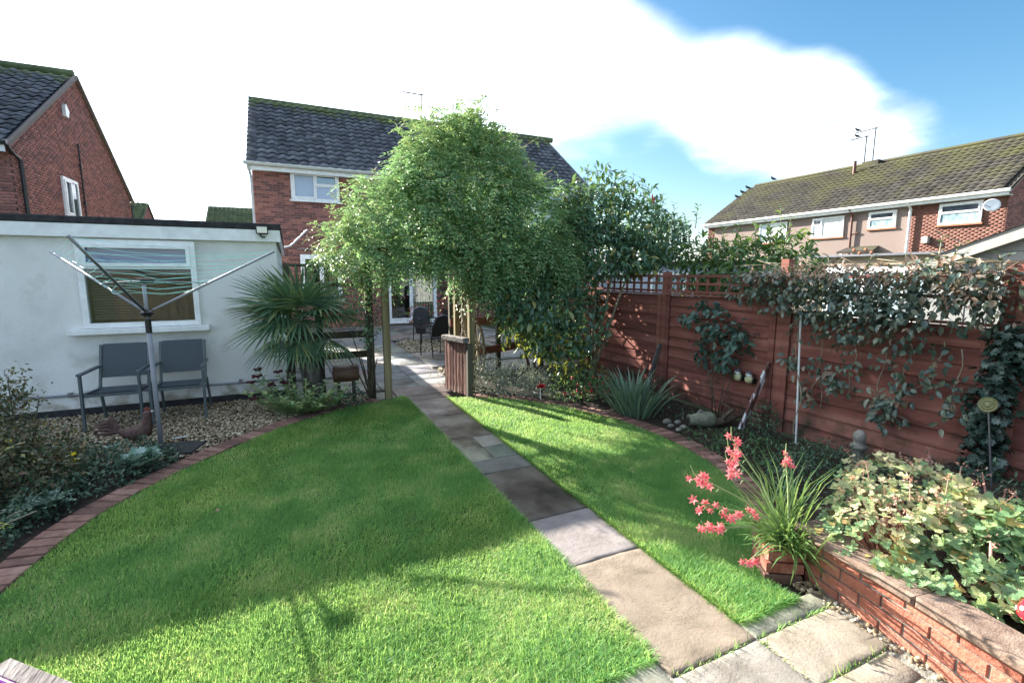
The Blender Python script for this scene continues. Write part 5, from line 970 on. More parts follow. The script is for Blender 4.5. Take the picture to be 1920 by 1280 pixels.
# hexagonal weathered table in the corner
ht = thing('wooden_table', 'corner of a weathered timber table with a purple stripe', 'table', (-1.5, 1.9, 0)); C0 = Vector((-1.03, 2.23, .40)); e1 = Vector((.73, -.68, 0)); e2 = Vector((-.99, -.02, 0)); inw = Vector((-.68, -.73, 0))
def lay(name, a, b, wd, mt, z=0., ht_=.035): 
    MB().bar(a + Vector((0, 0, z - .018)), b + Vector((0, 0, z - .018)), wd, ht_, ch=.004).build(name, mt, ht)
lay('board', C0 + inw * .034 + e1 * .02, C0 + inw * .034 + e1 * .62, .064, m_grey_wood); lay('stripe', C0 + inw * .0735 + e1 * .0, C0 + inw * .0735 + e1 * .62, .012, m_purple, .003)  # thin flat purple strip beside the edge board
for k in range(5):
    o = .0835 + .062 + k * .128; lay('board', C0 + inw * o + e1 * (-.05 - k * .06), C0 + inw * o + e1 * .62, .122, m_grey_wood, -.002)
for p in (C0 + inw * .15 + e1 * .1, C0 + inw * .15 + e1 * .55, C0 + inw * .6 + e1 * .3): MB().box((p.x - .03, p.y - .03, -.09), (p.x + .03, p.y + .03, .364)).build('leg', m_grey_wood, ht)

bf = thing('garden_fence', 'unseen brown fence added behind the viewpoint for the window reflection', 'fence', (0, -7, 0))  # unseen fence, added as something for the garage window to reflect
for k in range(12): MB().box((-6 + k * 1.0, -7.05, 0), (-5.02 + k * 1.0, -7.0, 1.8)).build('panel', m_post_d, bf)

pla = thing('plant_marker', 'white plastic plant marker lying on the gravel right of the airer pole', 'marker', (-1.2, 6.15, .02)); MB().box((-.07, -.008, 0), (.07, .008, .006), mat=Matrix.Translation((-1.20, 6.15, .012)) @ Matrix.Rotation(.15, 4, 'Z')).build('strip', m_upvc, pla)
gst = thing('green_cane', 'short pale green cane lying on the gravel behind the bronze shrub', 'cane', (-1.85, 6.0, .03)); MB().tube([(-1.98, 5.9, .03), (-1.72, 6.08, .045)], .006, 6).build('rod', m_line, gst)
# ------------------------------------------------------------ climber over the arch
JB = [(2.35, 6.95, 2.75, 1.02, .98, 1.30), (1.55, 6.8, 2.45, .78, .82, .72), (1.05, 6.75, 2.15, .58, .68, .42), (3.30, 6.9, 2.45, .95, .92, .85), (3.92, 6.75, 2.15, .52, .72, .62), (1.95, 6.95, 3.0, .55, .75, .70), (2.80, 7.0, 3.15, .68, .78, .70), (2.45, 6.95, 3.6, .42, .5, .42), (2.9, 6.6, 2.15, .9, .7, .42), (2.62, 6.78, 1.85, .30, .35, .30)]
def jk(P): return ~((P[:, 2] < 1.92 + .06 * np.sin(P[:, 0] * 9)) & (P[:, 0] > .95) & (P[:, 0] < 2.40)) & (P[:, 2] > 1.5)
n = 7200; P, Nn = blob_points(JB, n, .42, jk, .66)
D = unit(Nn * .55 + rdir(n) * .65 + np.array([0, 0, .12])); hi = (P[:, 2] + .4 * rng.normal(size=n)) > 3.45
hi |= (P[:, 0] + .3 * rng.normal(size=n)) < .95
V, F = sprays_geo(P[~hi], D[~hi], .27, 6, .088, .027, .62); np_mesh('foliage', V, F, L_jas, cl, kind='stuff')
V, F = sprays_geo(P[hi], D[hi], .23, 6, .076, .024, .55); np_mesh('sunlit_foliage', V, F, L_jasy, cl, kind='stuff')  # sunlight on the crown's top and left put into the leaf colour
foliage('inner_foliage', T_SMALL, JB, 4200, .10, .045, L_jas, cl, .98, droop=.5, keep=jk, cull=.0, kind='stuff')
wsp = MB(); tp_ = []
for (x, z, h, lx) in ((1.3, 3.05, .25, -.15), (1.75, 3.55, .40, -.25), (2.0, 3.75, .30, -.05), (2.1, 3.8, .42, -.12), (2.35, 3.85, .38, .05), (2.5, 3.82, .40, .15), (2.7, 3.75, .42, .25), (2.9, 3.65, .48, .35), (3.1, 3.55, .42, .42), (3.2, 3.5, .5, .15), (3.5, 3.2, .3, .3), (.62, 2.4, .06, -.24), (.8, 2.6, .15, -.22), (1.0, 2.8, .2, -.25), (2.2, 3.8, .3, .2), (2.6, 3.8, .3, -.1), (2.95, 3.65, .3, .1)):
    pts = [Vector((x + lx * u + .05 * math.sin(5 * u + x), 6.9 + random.uniform(-.3, .3) * u, z - .15 + (h + .2) * (u - .25 * u * u))) for u in np.linspace(0, 1, 8)]; wsp.tube(pts, .004, 4, cap=False); tp_ += [p + Vector((random.uniform(-.06, .06), random.uniform(-.06, .06), random.uniform(-.05, .05))) for p in pts[2:] for _ in range(3)]
wsp.build('wispy_shoot', m_bark_l, cl, kind='stuff'); A = np.array([tuple(p) for p in tp_]); V, F = sprays_geo(A, rdir(len(A)) + np.array([0, 0, .2]), .11, 4, .042, .015, .6); np_mesh('shoot_leaves', V, F, L_jasy, cl, kind='stuff')
# ------------------------------------------------------------ evergreen shrubs by the arch
def shrub(name, label, loc, blobs, n, L, W, mat, stems_=(), T=T_BIG, group=None, sr=(.03, .012), bark=m_bark, cat='shrub', **k):
    t = thing(name, label, cat, loc, group); foliage('foliage', T, blobs, n, L, W, mat, t, kind='stuff', **k)
    if stems_:
        q = MB(); stems(q, loc, stems_, sr[0], sr[1], 6, .05); q.build('stem', bark, t, True, kind='stuff')
    return t
sa = shrub('evergreen_shrub', 'glossy dark evergreen shrub spilling over trellis right of the arch post', (3.6, 6.9, 0), [(2.85, 6.7, 1.85, .40, .35, .45), (3.3, 6.55, 1.65, .6, .4, .6), (3.9, 6.6, 1.45, .65, .45, .65), (4.3, 6.5, 1.0, .42, .4, .55), (3.55, 6.5, 1.05, .45, .35, .42), (3.2, 6.6, 1.2, .4, .3, .3), (2.95, 6.6, 1.45, .32, .3, .35), (3.9, 6.4, .8, .5, .35, .35)], 3100, .118, .054, L_laur, [(3.0, 6.7, 1.8), (3.6, 6.6, 1.9), (4.1, 6.6, 1.5)], shell=.7, droop=.35, cull=.5)
foliage('yellowing_leaves', T_BIG, [(3.0, 6.3, .92, .28, .2, .16), (3.4, 6.25, .78, .4, .2, .22), (3.9, 6.3, .5, .4, .25, .3)], 420, .10, .042, L_laurn, sa, .8, kind='stuff')
sb_ = [(4.45, 6.35, 2.75, .55, .55, .62), (4.9, 6.2, 2.65, .62, .55, .60), (5.35, 6.15, 2.4, .55, .5, .5), (4.5, 6.3, 2.15, .55, .5, .45), (5.1, 6.2, 2.1, .55, .45, .35), (4.15, 6.4, 2.7, .35, .4, .55), (4.4, 7.4, 2.0, .5, .6, .5), (4.1, 7.9, 2.2, .55, .5, .5), (5.6, 6.1, 2.35, .35, .4, .35)]  # the two lobes farthest back are added to shade the fence panel
sb = shrub('tall_evergreen_shrub', 'tall evergreen shrub with bare stem and pointed leaves above the fence corner', (4.5, 6.55, 0), sb_, 6200, .118, .044, L_laur, [(4.55, 6.5, 1.5), (4.55, 6.45, 2.5), (4.9, 6.3, 2.6), (5.2, 6.2, 2.4)], shell=.75, droop=.2, cull=.4, bark=m_bark_l)
def whorl_shoots(parent, tips, base_z, mat, L=.10, W=.036, nl=9, name='shoot', h=.42):
    q = MB(); PP = []; DD = []
    for (x, y, z) in tips:
        lx, ly = random.uniform(-.08, .10), random.uniform(-.06, .06); hh = h * random.uniform(.6, 1.1)
        pts = [Vector((x - lx * (1 - u), y - ly * (1 - u), z - hh * (1 - u))) for u in np.linspace(0, 1, 5)]; q.tube(pts, [.006, .006, .005, .004, .003], 5)
        for k in range(nl):
            u = .25 + .75 * k / (nl - 1); a = k * 2.4 + x * 9; PP.append((x - lx * (1 - u), y - ly * (1 - u), z - hh * (1 - u))); DD.append((math.cos(a), math.sin(a), .25 + .5 * u))
    q.build('shoot', m_bark_l, parent, kind='stuff'); P = np.array(PP); D = np.array(DD); N = np.array([0, 0, 1.]) + rdir(len(P)) * .3; V, F = leaves_geo(T_BIG, P, D, N, L * rng.uniform(.7, 1.1, len(P)), W); np_mesh(name, V, F, mat, parent)
whorl_shoots(sb, [(4.2, 6.3, 3.42), (4.35, 6.3, 3.45), (4.55, 6.2, 3.40), (4.8, 6.2, 3.38), (5.0, 6.2, 3.35), (5.15, 6.2, 3.3), (5.3, 6.2, 3.2), (5.5, 6.1, 3.05), (5.75, 6.1, 2.95), (5.9, 6.0, 2.75), (5.95, 6.0, 2.55), (4.05, 6.3, 3.3)], 3, L_laur, name='shoot_leaves')
q = MB(); q.ball((5.02, 5.78, 2.95), .012, .012, .05, 6, 5); q.ball((5.05, 5.78, 2.9), .012, .012, .05, 6, 5); q.build('red_flower', m_red, sb, kind='stuff')
# shrub between arch and screen: fine dark bush right of the palm, bare twigs at its foot
sc1 = shrub('twiggy_shrub', 'dark fine leaved shrub with bare twigs beside the left arch post', (.98, 6.98, 0), [(.75, 7.0, 1.6, .38, .3, .42), (.95, 6.95, 1.2, .2, .2, .4), (.55, 7.0, 1.75, .35, .3, .3)], 1100, .055, .026, L_laur, [(.75, 6.95, 1.0), (.95, 7.0, 1.3), (1.05, 6.9, .9), (.62, 6.95, .8), (.85, 6.9, .7), (1.1, 7.0, .6)], T=T_SMALL, shell=.8, sr=(.014, .005))
# neighbour's hedge behind the fence
hd = shrub('neighbour_shrub', 'leafy green shrub with upright shoots standing just beyond the trellis', (5.9, 4.8, 0), [(5.75, 5.45, 1.9, .35, .45, .45), (5.8, 5.0, 1.85, .4, .5, .5), (5.8, 4.5, 1.9, .4, .45, .48), (5.75, 4.05, 1.85, .35, .4, .45), (5.9, 4.8, 1.0, .4, 1.0, .9)], 4600, .115, .040, L_hedge, [(5.8, 5.4, 2), (5.8, 4.6, 2), (5.8, 4.1, 2)], shell=.8, cull=.5, droop=.25)
whorl_shoots(hd, [(5.6, 5.45, 2.82), (5.62, 5.2, 2.4), (5.6, 4.95, 2.45), (5.6, 4.7, 2.5), (5.6, 4.45, 2.52), (5.6, 4.1, 2.62), (5.6, 3.95, 2.5), (5.6, 5.6, 2.45), (5.6, 4.25, 2.45)], 2, L_hedge, nl=12, name='shoot_leaves', h=.5)
# ------------------------------------------------------------ climbers on the fence
cm = thing('clematis', 'dark leaved clematis sprawling along the fence top with bare hanging stems', 'climber', (4.9, 2.7, 0))
cb = [(4.88, 3.95, 1.66, .14, .30, .20), (4.86, 3.5, 1.62, .16, .32, .26), (4.84, 3.1, 1.50, .17, .30, .34), (4.84, 2.7, 1.42, .18, .32, .40), (4.84, 2.3, 1.50, .19, .30, .38), (4.84, 1.95, 1.66, .20, .28, .30), (4.9, 1.72, 1.62, .20, .2, .30), (4.85, 2.15, 1.80, .2, .35, .16), (4.85, 2.9, 1.75, .16, .5, .14), (4.85, 3.6, 1.78, .14, .35, .10)]
foliage('foliage', T_BIG, cb, 2700, .060, .034, L_clem, cm, .85, droop=.65, cull=.3, kind='stuff')
foliage('foliage', T_BIG, [(4.86, 2.9, 1.58, .14, .6, .20), (4.86, 2.4, 1.55, .14, .4, .2)], 600, .058, .033, L_clem, cm, .9, droop=.6, cull=.2, kind='stuff')
foliage('lit_top_leaves', T_BIG, [(4.84, 3.6, 1.80, .12, .4, .07), (4.82, 2.9, 1.82, .14, .5, .09), (4.82, 2.2, 1.82, .16, .5, .12), (4.82, 1.85, 1.70, .18, .25, .2)], 750, .058, .026, L_clemt, cm, .9, droop=.2, cull=.2, kind='stuff')  # leaves along the top, coloured as if catching the sun
q = MB(); PP = []
for (y0, z0, y1, z1) in ((3.32, 1.3, 3.24, .65), (3.05, 1.2, 2.98, .42), (2.45, 1.15, 2.48, .45), (2.25, 1.2, 2.3, .75), (2.02, 1.25, 2.1, .85), (2.7, 1.1, 2.74, .6), (2.1, .9, 2.5, .55), (1.9, 1.2, 1.92, .6), (2.5, .62, 2.2, .5), (2.55, .75, 2.35, .45), (2.95, .9, 2.85, .7), (3.35, 1.0, 3.3, .75), (3.05, .75, 3.1, .5)):
    pts = [Vector((4.92 + .02 * math.sin(9 * u), y0 + (y1 - y0) * u + .010 * math.sin(11 * u + y0), z0 + (z1 - z0) * u)) for u in np.linspace(0, 1, 9)]; q.tube(pts, .005, 5); PP += [p + Vector((-.05, random.uniform(-.09, .09), random.uniform(-.08, .08))) for p in pts[2:] for _ in range(7 if random.random() < .5 else 0)]
for k in range(26):
    y = random.uniform(1.7, 3.9); q.tube([Vector((4.85, y, 1.75)), Vector((4.8, y + random.uniform(-.2, .2), 1.9)), Vector((4.82, y + random.uniform(-.4, .4), 1.86 + random.uniform(0, .12)))], .003, 4)
q.build('stem', m_bark_l, cm, True, kind='stuff'); A = np.array([tuple(p) for p in PP]); m = len(A); D = rdir(m) + np.array([-.3, 0, -.9]); V, F = leaves_geo(T_BIG, A, D, np.array([-1., 0, .3]) + rdir(m) * .4, .075 * rng.uniform(.7, 1.3, m), .04); np_mesh('hanging_leaves', V, F, L_clem, cm, kind='stuff')
whorl_shoots(cm, [(4.85, 2.1, 2.12), (4.86, 1.98, 2.05), (4.85, 2.6, 1.98), (4.9, 1.75, 1.95), (4.85, 3.3, 1.95)], 2, L_clem, L=.085, W=.045, nl=7, name='shoot_leaves', h=.3)
q = MB(); [q.ball((4.86, 2.62 + .05 * k, 2.0 + .03 * (k % 2)), .016, .016, .016, 7, 5) for k in range(4)]; q.build('seed_head', m_terra, cm, kind='stuff')
sp_ = thing('support_cane', 'pale upright cane with pale twine supporting the clematis', 'cane', (4.83, 3.15, 0)); q = MB(); q.tube([(4.83, 3.15, 0), (4.85, 3.23, 1.42)], .010, 6); q.build('cane', m_curtain, sp_); q = MB(); q.tube([(4.83, 3.15 + .035 * math.sin(z * 9) + z * .04, z) for z in np.linspace(.1, .75, 14)], .007, 5); q.build('twine', m_bark_l, sp_)
ro = thing('climbing_rose', 'blue green leaved climber with bare stems in the middle of the fence', 'climber', (4.85, 4.2, 0))
foliage('foliage', T_BIG, [(4.86, 4.75, 1.22, .12, .22, .12), (4.84, 4.35, 1.15, .14, .26, .26), (4.84, 4.15, .90, .14, .2, .26), (4.86, 4.0, 1.05, .12, .2, .22), (4.84, 4.18, .72, .12, .14, .12), (4.88, 4.55, .85, .1, .14, .2), (4.86, 4.45, 1.4, .1, .2, .12)], 430, .085, .052, L_rose, ro, .9, droop=.6, cull=.3)
q = MB()
for (a, b) in (((4.85, 4.2, 0), (4.86, 4.1, .75)), ((4.85, 4.22, 0), (4.86, 4.5, .8)), ((4.86, 4.3, 0), (4.87, 4.4, 1.2)), ((4.85, 4.15, .1), (4.86, 4.02, .6)), ((4.84, 4.15, .2), (4.84, 3.95, .05))):
    stems(q, a, [b], .010, .005, 6, .06)
q.build('stem', m_bark, ro, True, kind='stuff')
iv = thing('ivy', 'dark ivy climbing the fence post beside the spiral stake', 'ivy', (4.9, 1.65, 0)); foliage('foliage', T_LOBED, [(4.90, 1.68, .35, .12, .13, .35), (4.90, 1.68, .80, .12, .14, .35), (4.92, 1.62, 1.2, .12, .14, .3), (4.92, 1.45, 1.25, .1, .2, .2), (4.88, 1.72, .15, .14, .16, .15)], 1500, .050, .050, L_ivy, iv, .9, droop=.8, cull=.3, kind='stuff')
q = MB(); q.tube([(4.95, 1.66 + .02 * math.sin(6 * z), z) for z in np.linspace(0, 1.4, 9)], .010, 6); q.build('stem', m_bark, iv)
# ------------------------------------------------------------ fan palm
pm = thing('fan_palm', 'fan palm with dark green pleated fronds in front of the trellis screen', 'palm', (.22, 7.0, 0))
q = MB(); q.tube([(.24, 6.98, -.05), (.22, 6.99, .3), (.17, 7.0, .7), (.12, 7.0, 1.2)], [.12, .135, .12, .09], 14); q.build('trunk', M('fibrous_trunk', [(0, (.03, .024, .018)), (.6, (.10, .09, .08)), (1, (.24, .23, .21))], scale=10, stretch=(1, 1, .5), rough=.95, bump=1), pm, True)
def frond(base, az, el, pet, rad, nseg, roll=0., spread=1.85, sag=.25, label=None):
    d = Vector((math.cos(el) * math.cos(az), math.cos(el) * math.sin(az), math.sin(el))); s = d.cross(Vector((0, 0, 1))).normalized(); n_ = s.cross(d)
    s2 = (s * math.cos(roll) + n_ * math.sin(roll)).normalized(); n2 = s2.cross(d).normalized(); b = Vector(base); h = b + d * pet + Vector((0, 0, -.04 * pet))
    q = MB(); q.tube([b, b.lerp(h, .5) + Vector((0, 0, .03)), h], [.012, .009, .007], 5, mi=0)
    for i in range(nseg):
        a = (i / (nseg - 1) - .5) * 2 * spread; r = rad * (1 - .28 * abs(a / spread) ** 2) * random.uniform(.92, 1.05); dd = (d * math.cos(a) + s2 * math.sin(a)).normalized(); cr = n2.cross(dd).normalized(); wd = r * .024 + .004
        pts = []
        for u, wk in ((0.0, .12), (.30, .9), (.60, 1.0), (.85, .55), (1.0, .04)):
            p = h + dd * r * u - Vector((0, 0, 1)) * sag * r * u ** 2.4 + n2 * (.06 * r * (1 - u) * (abs(a) / spread)); pts.append((p - cr * wd * wk + n2 * wd * wk * .45, p, p + cr * wd * wk + n2 * wd * wk * .45))
        o = len(q.v); [q.v.extend([tuple(x) for x in t3]) for t3 in pts]
        for k in range(4):
            q.f += [(o + 3 * k, o + 3 * k + 1, o + 3 * k + 4, o + 3 * k + 3), (o + 3 * k + 1, o + 3 * k + 2, o + 3 * k + 5, o + 3 * k + 4)]; q.mi += [0, 0]
    return q.build('frond', L_palm, pm)
top = (.13, 6.98, 1.22)
for az, el, pet, rad, roll, sg in ((200, 35, .30, .72, .5, .10), (178, 14, .32, .68, -.3, .2), (225, 50, .27, .68, .2, .08), (255, 22, .22, .60, .15, .2), (285, 45, .25, .58, -.2, .15), (310, 18, .34, .56, .1, .35), (340, 35, .30, .60, -.5, .25), (20, 30, .3, .55, 0, .3), (130, 40, .3, .6, .4, .2), (262, 66, .25, .62, .3, .08), (192, -22, .30, .50, .2, .3), (330, -20, .35, .48, .1, .4), (170, 60, .25, .55, .2, .1), (265, -5, .20, .55, 0, .35), (215, 3, .30, .60, .3, .25), (203, -10, .34, .62, .2, .22), (188, 24, .36, .66, .1, .18), (345, 4, .34, .58, .2, .3), (245, -28, .24, .40, .1, .4), (300, -30, .22, .40, -.1, .4), (272, -48, .2, .34, .1, .4)):
    frond(top if el > -15 else (.14, 6.97, 1.05), R(az), R(el), pet, rad, 23, roll, sag=sg)
# ------------------------------------------------------------ left border plants
se = thing('sedum', 'sedum clump with maroon flower heads and pale fleshy leaves below the palm', 'plant', (.0, 6.65, 0)); P = []; D = []; q = MB()
tipsS = [(-.60, 6.70, .34), (.55, 6.42, .22), (.62, 6.55, .30), (.40, 6.38, .30), (.15, 6.34, .34), (-.18, 6.38, .30), (-.36, 6.5, .34), (.28, 6.34, .14), (-.05, 6.30, .22), (-.52, 6.75, .44), (-.42, 6.75, .60), (-.44, 6.7, .52), (-.20, 6.8, .54), (-.06, 6.8, .54), (-.28, 6.7, .40), (-.48, 6.62, .26), (-.14, 6.75, .40), (-.02, 6.6, .36), (.12, 6.55, .46), (.22, 6.55, .36), (.36, 6.55, .42), (.45, 6.5, .28), (.30, 6.45, .22), (.08, 6.42, .20), (-.1, 6.45, .16), (-.25, 6.5, .22), (.5, 6.6, .36), (0.0, 6.35, .14), (.2, 6.38, .18)]
for (x, y, z) in tipsS:
    b = Vector((x * .45 + .05, 6.68 + (y - 6.68) * .3, 0)); t_ = Vector((x, y, z)); q.tube([b, b.lerp(t_, .5) + Vector((0, 0, .03)), t_], .006, 5)
    for k in range(20):
        u = .15 + .85 * k / 20; p = b.lerp(t_, u); a = k * 2.4; P.append(tuple(p)); D.append((math.cos(a), math.sin(a), .45))
q.build('stem', L_sed, se, kind='stuff'); P = np.array(P); V, F = leaves_geo(T_BIG, P, np.array(D), np.array([0, 0, 1.]) + rdir(len(P)) * .3, .10 * rng.uniform(.7, 1.2, len(P)), .050); np_mesh('foliage', V, F, L_sed, se, kind='stuff')
for (x, y, z) in tipsS[9:17]:
    h = MB(); [h.ball((x + random.uniform(-.045, .045), y + random.uniform(-.045, .045), z + random.uniform(0, .022)), .022, .022, .013, 7, 5) for _ in range(11)]; h.build('flower_head', m_sedumfl, se)
sh_ = shrub('low_shrub', 'low dark leafy plant under the log planter', (.66, 6.75, 0), [(.66, 6.75, .12, .22, .18, .16)], 260, .05, .026, L_cover, T=T_SMALL, shell=.8, cat='plant')
ps = thing('cinquefoil_shrub', 'dark bronze leaved shrub with a few yellow flowers at the left edge', 'shrub', (-2.05, 5.2, 0)); PBL = [(-2.3, 5.3, .45, .32, .4, .36), (-2.15, 4.95, .35, .30, .35, .32), (-1.95, 5.35, .25, .25, .3, .22), (-2.25, 5.4, .78, .15, .2, .14), (-2.5, 5.2, .6, .3, .3, .4), (-1.86, 5.0, .18, .22, .35, .18)]
foliage('foliage', T_SMALL, PBL, 5200, .045, .024, L_pot, ps, .8, kind='stuff', cull=.4); q = MB(); stems(q, (-2.15, 5.25, 0), [(-2.2, 5.35, .92), (-2.0, 5.3, .75), (-2.35, 5.3, .85), (-1.95, 5.1, .6)], .01, .004, 5); q.build('stem', m_bark, ps, kind='stuff')
P = np.array([(-2.12, 5.35, .98), (-2.0, 5.3, .78), (-2.05, 5.28, .74), (-2.2, 5.38, .95), (-2.26, 5.3, .93)]).repeat(26, 0) + rng.normal(size=(130, 3)) * .04; V, F = leaves_geo(T_SMALL, P, rdir(130) + np.array([0, 0, .3]), rdir(130), .034, .018); np_mesh('twig_leaves', V, F, L_pot, ps, kind='stuff')
for (x, y, z) in ((-1.78, 5.18, .26), (-2.08, 4.95, .50), (-1.76, 5.1, .23), (-2.2, 4.75, .48), (-2.12, 4.7, .2)):
    P = np.repeat(np.array([[x, y, z]]), 5, 0); a = np.arange(5) * 2 * PI / 5; D = np.stack([np.cos(a), np.sin(a) * .5 - .3, .5 + .4 * np.sin(a)], 1); V, F = leaves_geo(T_SMALL, P, D, np.tile([0, -1, .5], (5, 1)), .024, .024); np_mesh('flower', V, F, m_yellow, ps)
def cover(label, blobs, n, L, W, mat, T=T_SMALL, name='ground_cover'):
    t = thing(name, label, 'ground cover', blobs[0][:3]); foliage('foliage', T, blobs, n, L, W, mat, t, .5, cull=.5, kind='stuff', out=.3, droop=-.1); return t
cover('dark heath like ground cover filling the left border behind the brick edging', [(-1.55, 5.55, .06, .45, .25, .15), (-1.6, 5.15, .06, .30, .4, .17), (-1.85, 4.7, .06, .22, .4, .15), (-1.28, 5.42, .04, .22, .22, .10), (-2.0, 4.2, .05, .25, .4, .14), (-2.15, 3.6, .04, .3, .5, .16), (-2.2, 5.8, .05, .5, .25, .13), (-2.6, 4.6, .06, .6, .8, .28), (-2.3, 3.0, .04, .45, .6, .14)], 15000, .036, .017, L_cover)
hl = thing('silvery_plant', 'silvery green rosette plant next to the brick edging at left', 'plant', (-1.3, 5.2, 0)); n = 85; th = rng.uniform(0, 2 * PI, n); P = np.c_[-1.33 + .13 * np.cos(th) * rng.random(n), 5.2 + .13 * np.sin(th) * rng.random(n), .08 + .1 * rng.random(n)]; V, F = leaves_geo(T_LOBED, P, np.c_[np.cos(th), np.sin(th), rng.uniform(0, .8, n)], np.array([0, 0, 1.]) + rdir(n) * .2, .085, .085); np_mesh('foliage', V, F, L_hell, hl)
lu = thing('lungwort', 'lungwort with large white spotted leaves near the left edging', 'plant', (-1.75, 4.55, 0))
lm_ = M('white_spotted_leaf', [(0, (.035, .08, .055)), (.66, (.06, .12, .08)), (.74, (.36, .42, .36)), (1, (.45, .5, .45))], scale=70, rough=.6, detail=2)
for k in range(12):
    a = k * 2.4; V, F = leaves_geo(T_BIG, np.array([[-1.78 + .04 * math.cos(a), 4.55 + .04 * math.sin(a), .06]]), np.array([[math.cos(a), math.sin(a), .35 + .3 * (k % 3)]]), np.array([[0, 0, 1.]]), np.array([.17]), np.array([.085])); np_mesh('leaf', V, F, lm_, lu)
tw_ = thing('dry_twigs', 'bare dry twigs lying in the border at the left frame edge', 'twigs', (-1.95, 4.0, .1)); q = MB(); [q.tube([(-1.9 + .1 * k, 4.35 - .05 * k, .16), (-2.05, 4.1 - .08 * k, .12), (-2.2, 3.8, .1 + .03 * k)], .004, 5) for k in range(3)]; q.build('twig', m_bark_l, tw_)
yl = thing('lime_leaved_plant', 'small lime yellow leaved plant poking in at the left edge', 'plant', (-1.9, 4.1, 0)); V, F = sprays_geo(np.array([(-1.88, 4.08, .15), (-1.9, 4.12, .12), (-1.92, 4.0, .16)]), np.array([(.6, -.2, .6), (.8, .3, .4), (.4, -.5, .5)]), .13, 4, .05, .025, .5); np_mesh('foliage', V, F, leafmat('lime_leaf', [(0, (.25, .35, .03)), (1, (.45, .55, .05))], (.5, .6, .05)), yl)
# ------------------------------------------------------------ right border plants
shrub('lavender', 'silvery lavender mound at the foot of the right arch post', (2.85, 6.5, 0), [(2.68, 6.58, .18, .30, .3, .38), (3.0, 6.33, .15, .34, .3, .36), (3.3, 6.18, .12, .28, .25, .28)], 3600, .062, .010, L_lav, T=T_SMALL, shell=.8, droop=-.5, cat='plant', cull=.4)
fu = shrub('fuchsia', 'low fuchsia bush with small crimson flowers in the border', (3.6, 5.85, 0), [(3.55, 5.80, .14, .30, .3, .30), (3.9, 5.65, .14, .32, .3, .34), (4.15, 5.9, .18, .3, .3, .32)], 1500, .045, .022, L_fuch, T=T_SMALL, shell=.8, cat='shrub', cull=.4)
for k in range(22):
    x, y, z = 3.45 + random.random() * .75, 5.55 + random.random() * .12, .10 + random.random() * .28; q = MB(); q.lathe([(.001, 0), (.010, -.012), (.009, -.03), (.016, -.042), (.004, -.044)], (x, y - .02, z), 7); q.build('flower', m_red, fu)
ir = thing('iris_clump', 'clump of grey green sword leaves in the middle of the right border', 'plant', (4.0, 4.75, 0)); n = 190; th = rng.uniform(0, 2 * PI, n); rr = rng.random(n) ** .7
P = np.c_[4.0 + .22 * rr * np.cos(th), 4.8 + .30 * rr * np.sin(th), np.zeros(n)]; ln_ = rng.uniform(.25, .66, n); T_SW = (np.array([(0, .5, 0), (0, -.5, 0), (.4, .5, .01), (.4, -.5, .01), (.75, .38, -.06), (.75, -.38, -.06), (1, 0, -.20)]), [np.array([(4, 5, 6)]), np.array([(0, 1, 3, 2), (2, 3, 5, 4)])])
V, F = leaves_geo(T_SW, P, np.c_[np.cos(th) * rr * .75, np.sin(th) * rr * .75, np.ones(n)], np.c_[-np.cos(th), -np.sin(th), .4 * np.ones(n)] + rdir(n) * .5, ln_, .026); np_mesh('foliage', V, F, L_iris, ir, kind='stuff')
cover('low green leafy ground cover in front of the stone jug', [(4.05, 3.65, .0, .3, .3, .10), (4.3, 3.4, 0, .35, .3, .13), (3.95, 3.2, 0, .25, .4, .12), (3.75, 2.7, 0, .25, .35, .12), (4.3, 2.9, 0, .4, .4, .16)], 1500, .055, .020, L_cover2)
cover('dark green mound of feathery foliage behind the pink flowers', [(3.85, 2.35, .05, .5, .3, .26), (4.3, 2.6, .05, .45, .35, .25), (4.6, 2.1, .05, .35, .35, .22), (4.2, 2.1, .08, .4, .3, .25)], 3800, .04, .012, L_cover)
shrub('feathery_shrub', 'small dark feathery shrub at the foot of the white flaked plank', (4.72, 3.45, 0), [(4.70, 3.45, .16, .14, .16, .24)], 420, .045, .014, L_cover, T=T_SMALL, shell=.8, cat='plant')
cover('dark foliage filling the planter back near the right frame edge', [(4.3, 1.5, .2, .5, .4, .28), (4.5, .9, .2, .5, .5, .28), (3.9, .6, .2, .4, .4, .16), (4.0, 1.25, .2, .35, .35, .18)], 3000, .045, .014, L_cover)
cover('low dark leaves beneath the evergreen shrubs in the back border', [(4.5, 7.2, 0, .4, .5, .2), (3.8, 7.0, 0, .5, .4, .15), (4.5, 5.9, 0, .4, .5, .15), (4.5, 4.6, 0, .3, .5, .10), (3.3, 7.4, 0, .4, .4, .15)], 1500, .05, .022, L_cover)
st_ = thing('border_stones', 'rounded grey stones beside the stone jug and the iris', 'stones', (4.1, 4.2, 0)); [MB().ball((x, y, .02), r_, r_ * .8, r_ * .6, 9, 6).build('stone', m_stone, st_, True) for x, y, r_ in ((4.1, 4.3, .06), (4.02, 4.15, .045), (4.2, 4.22, .05), (4.0, 4.0, .04), (4.12, 4.05, .05))]
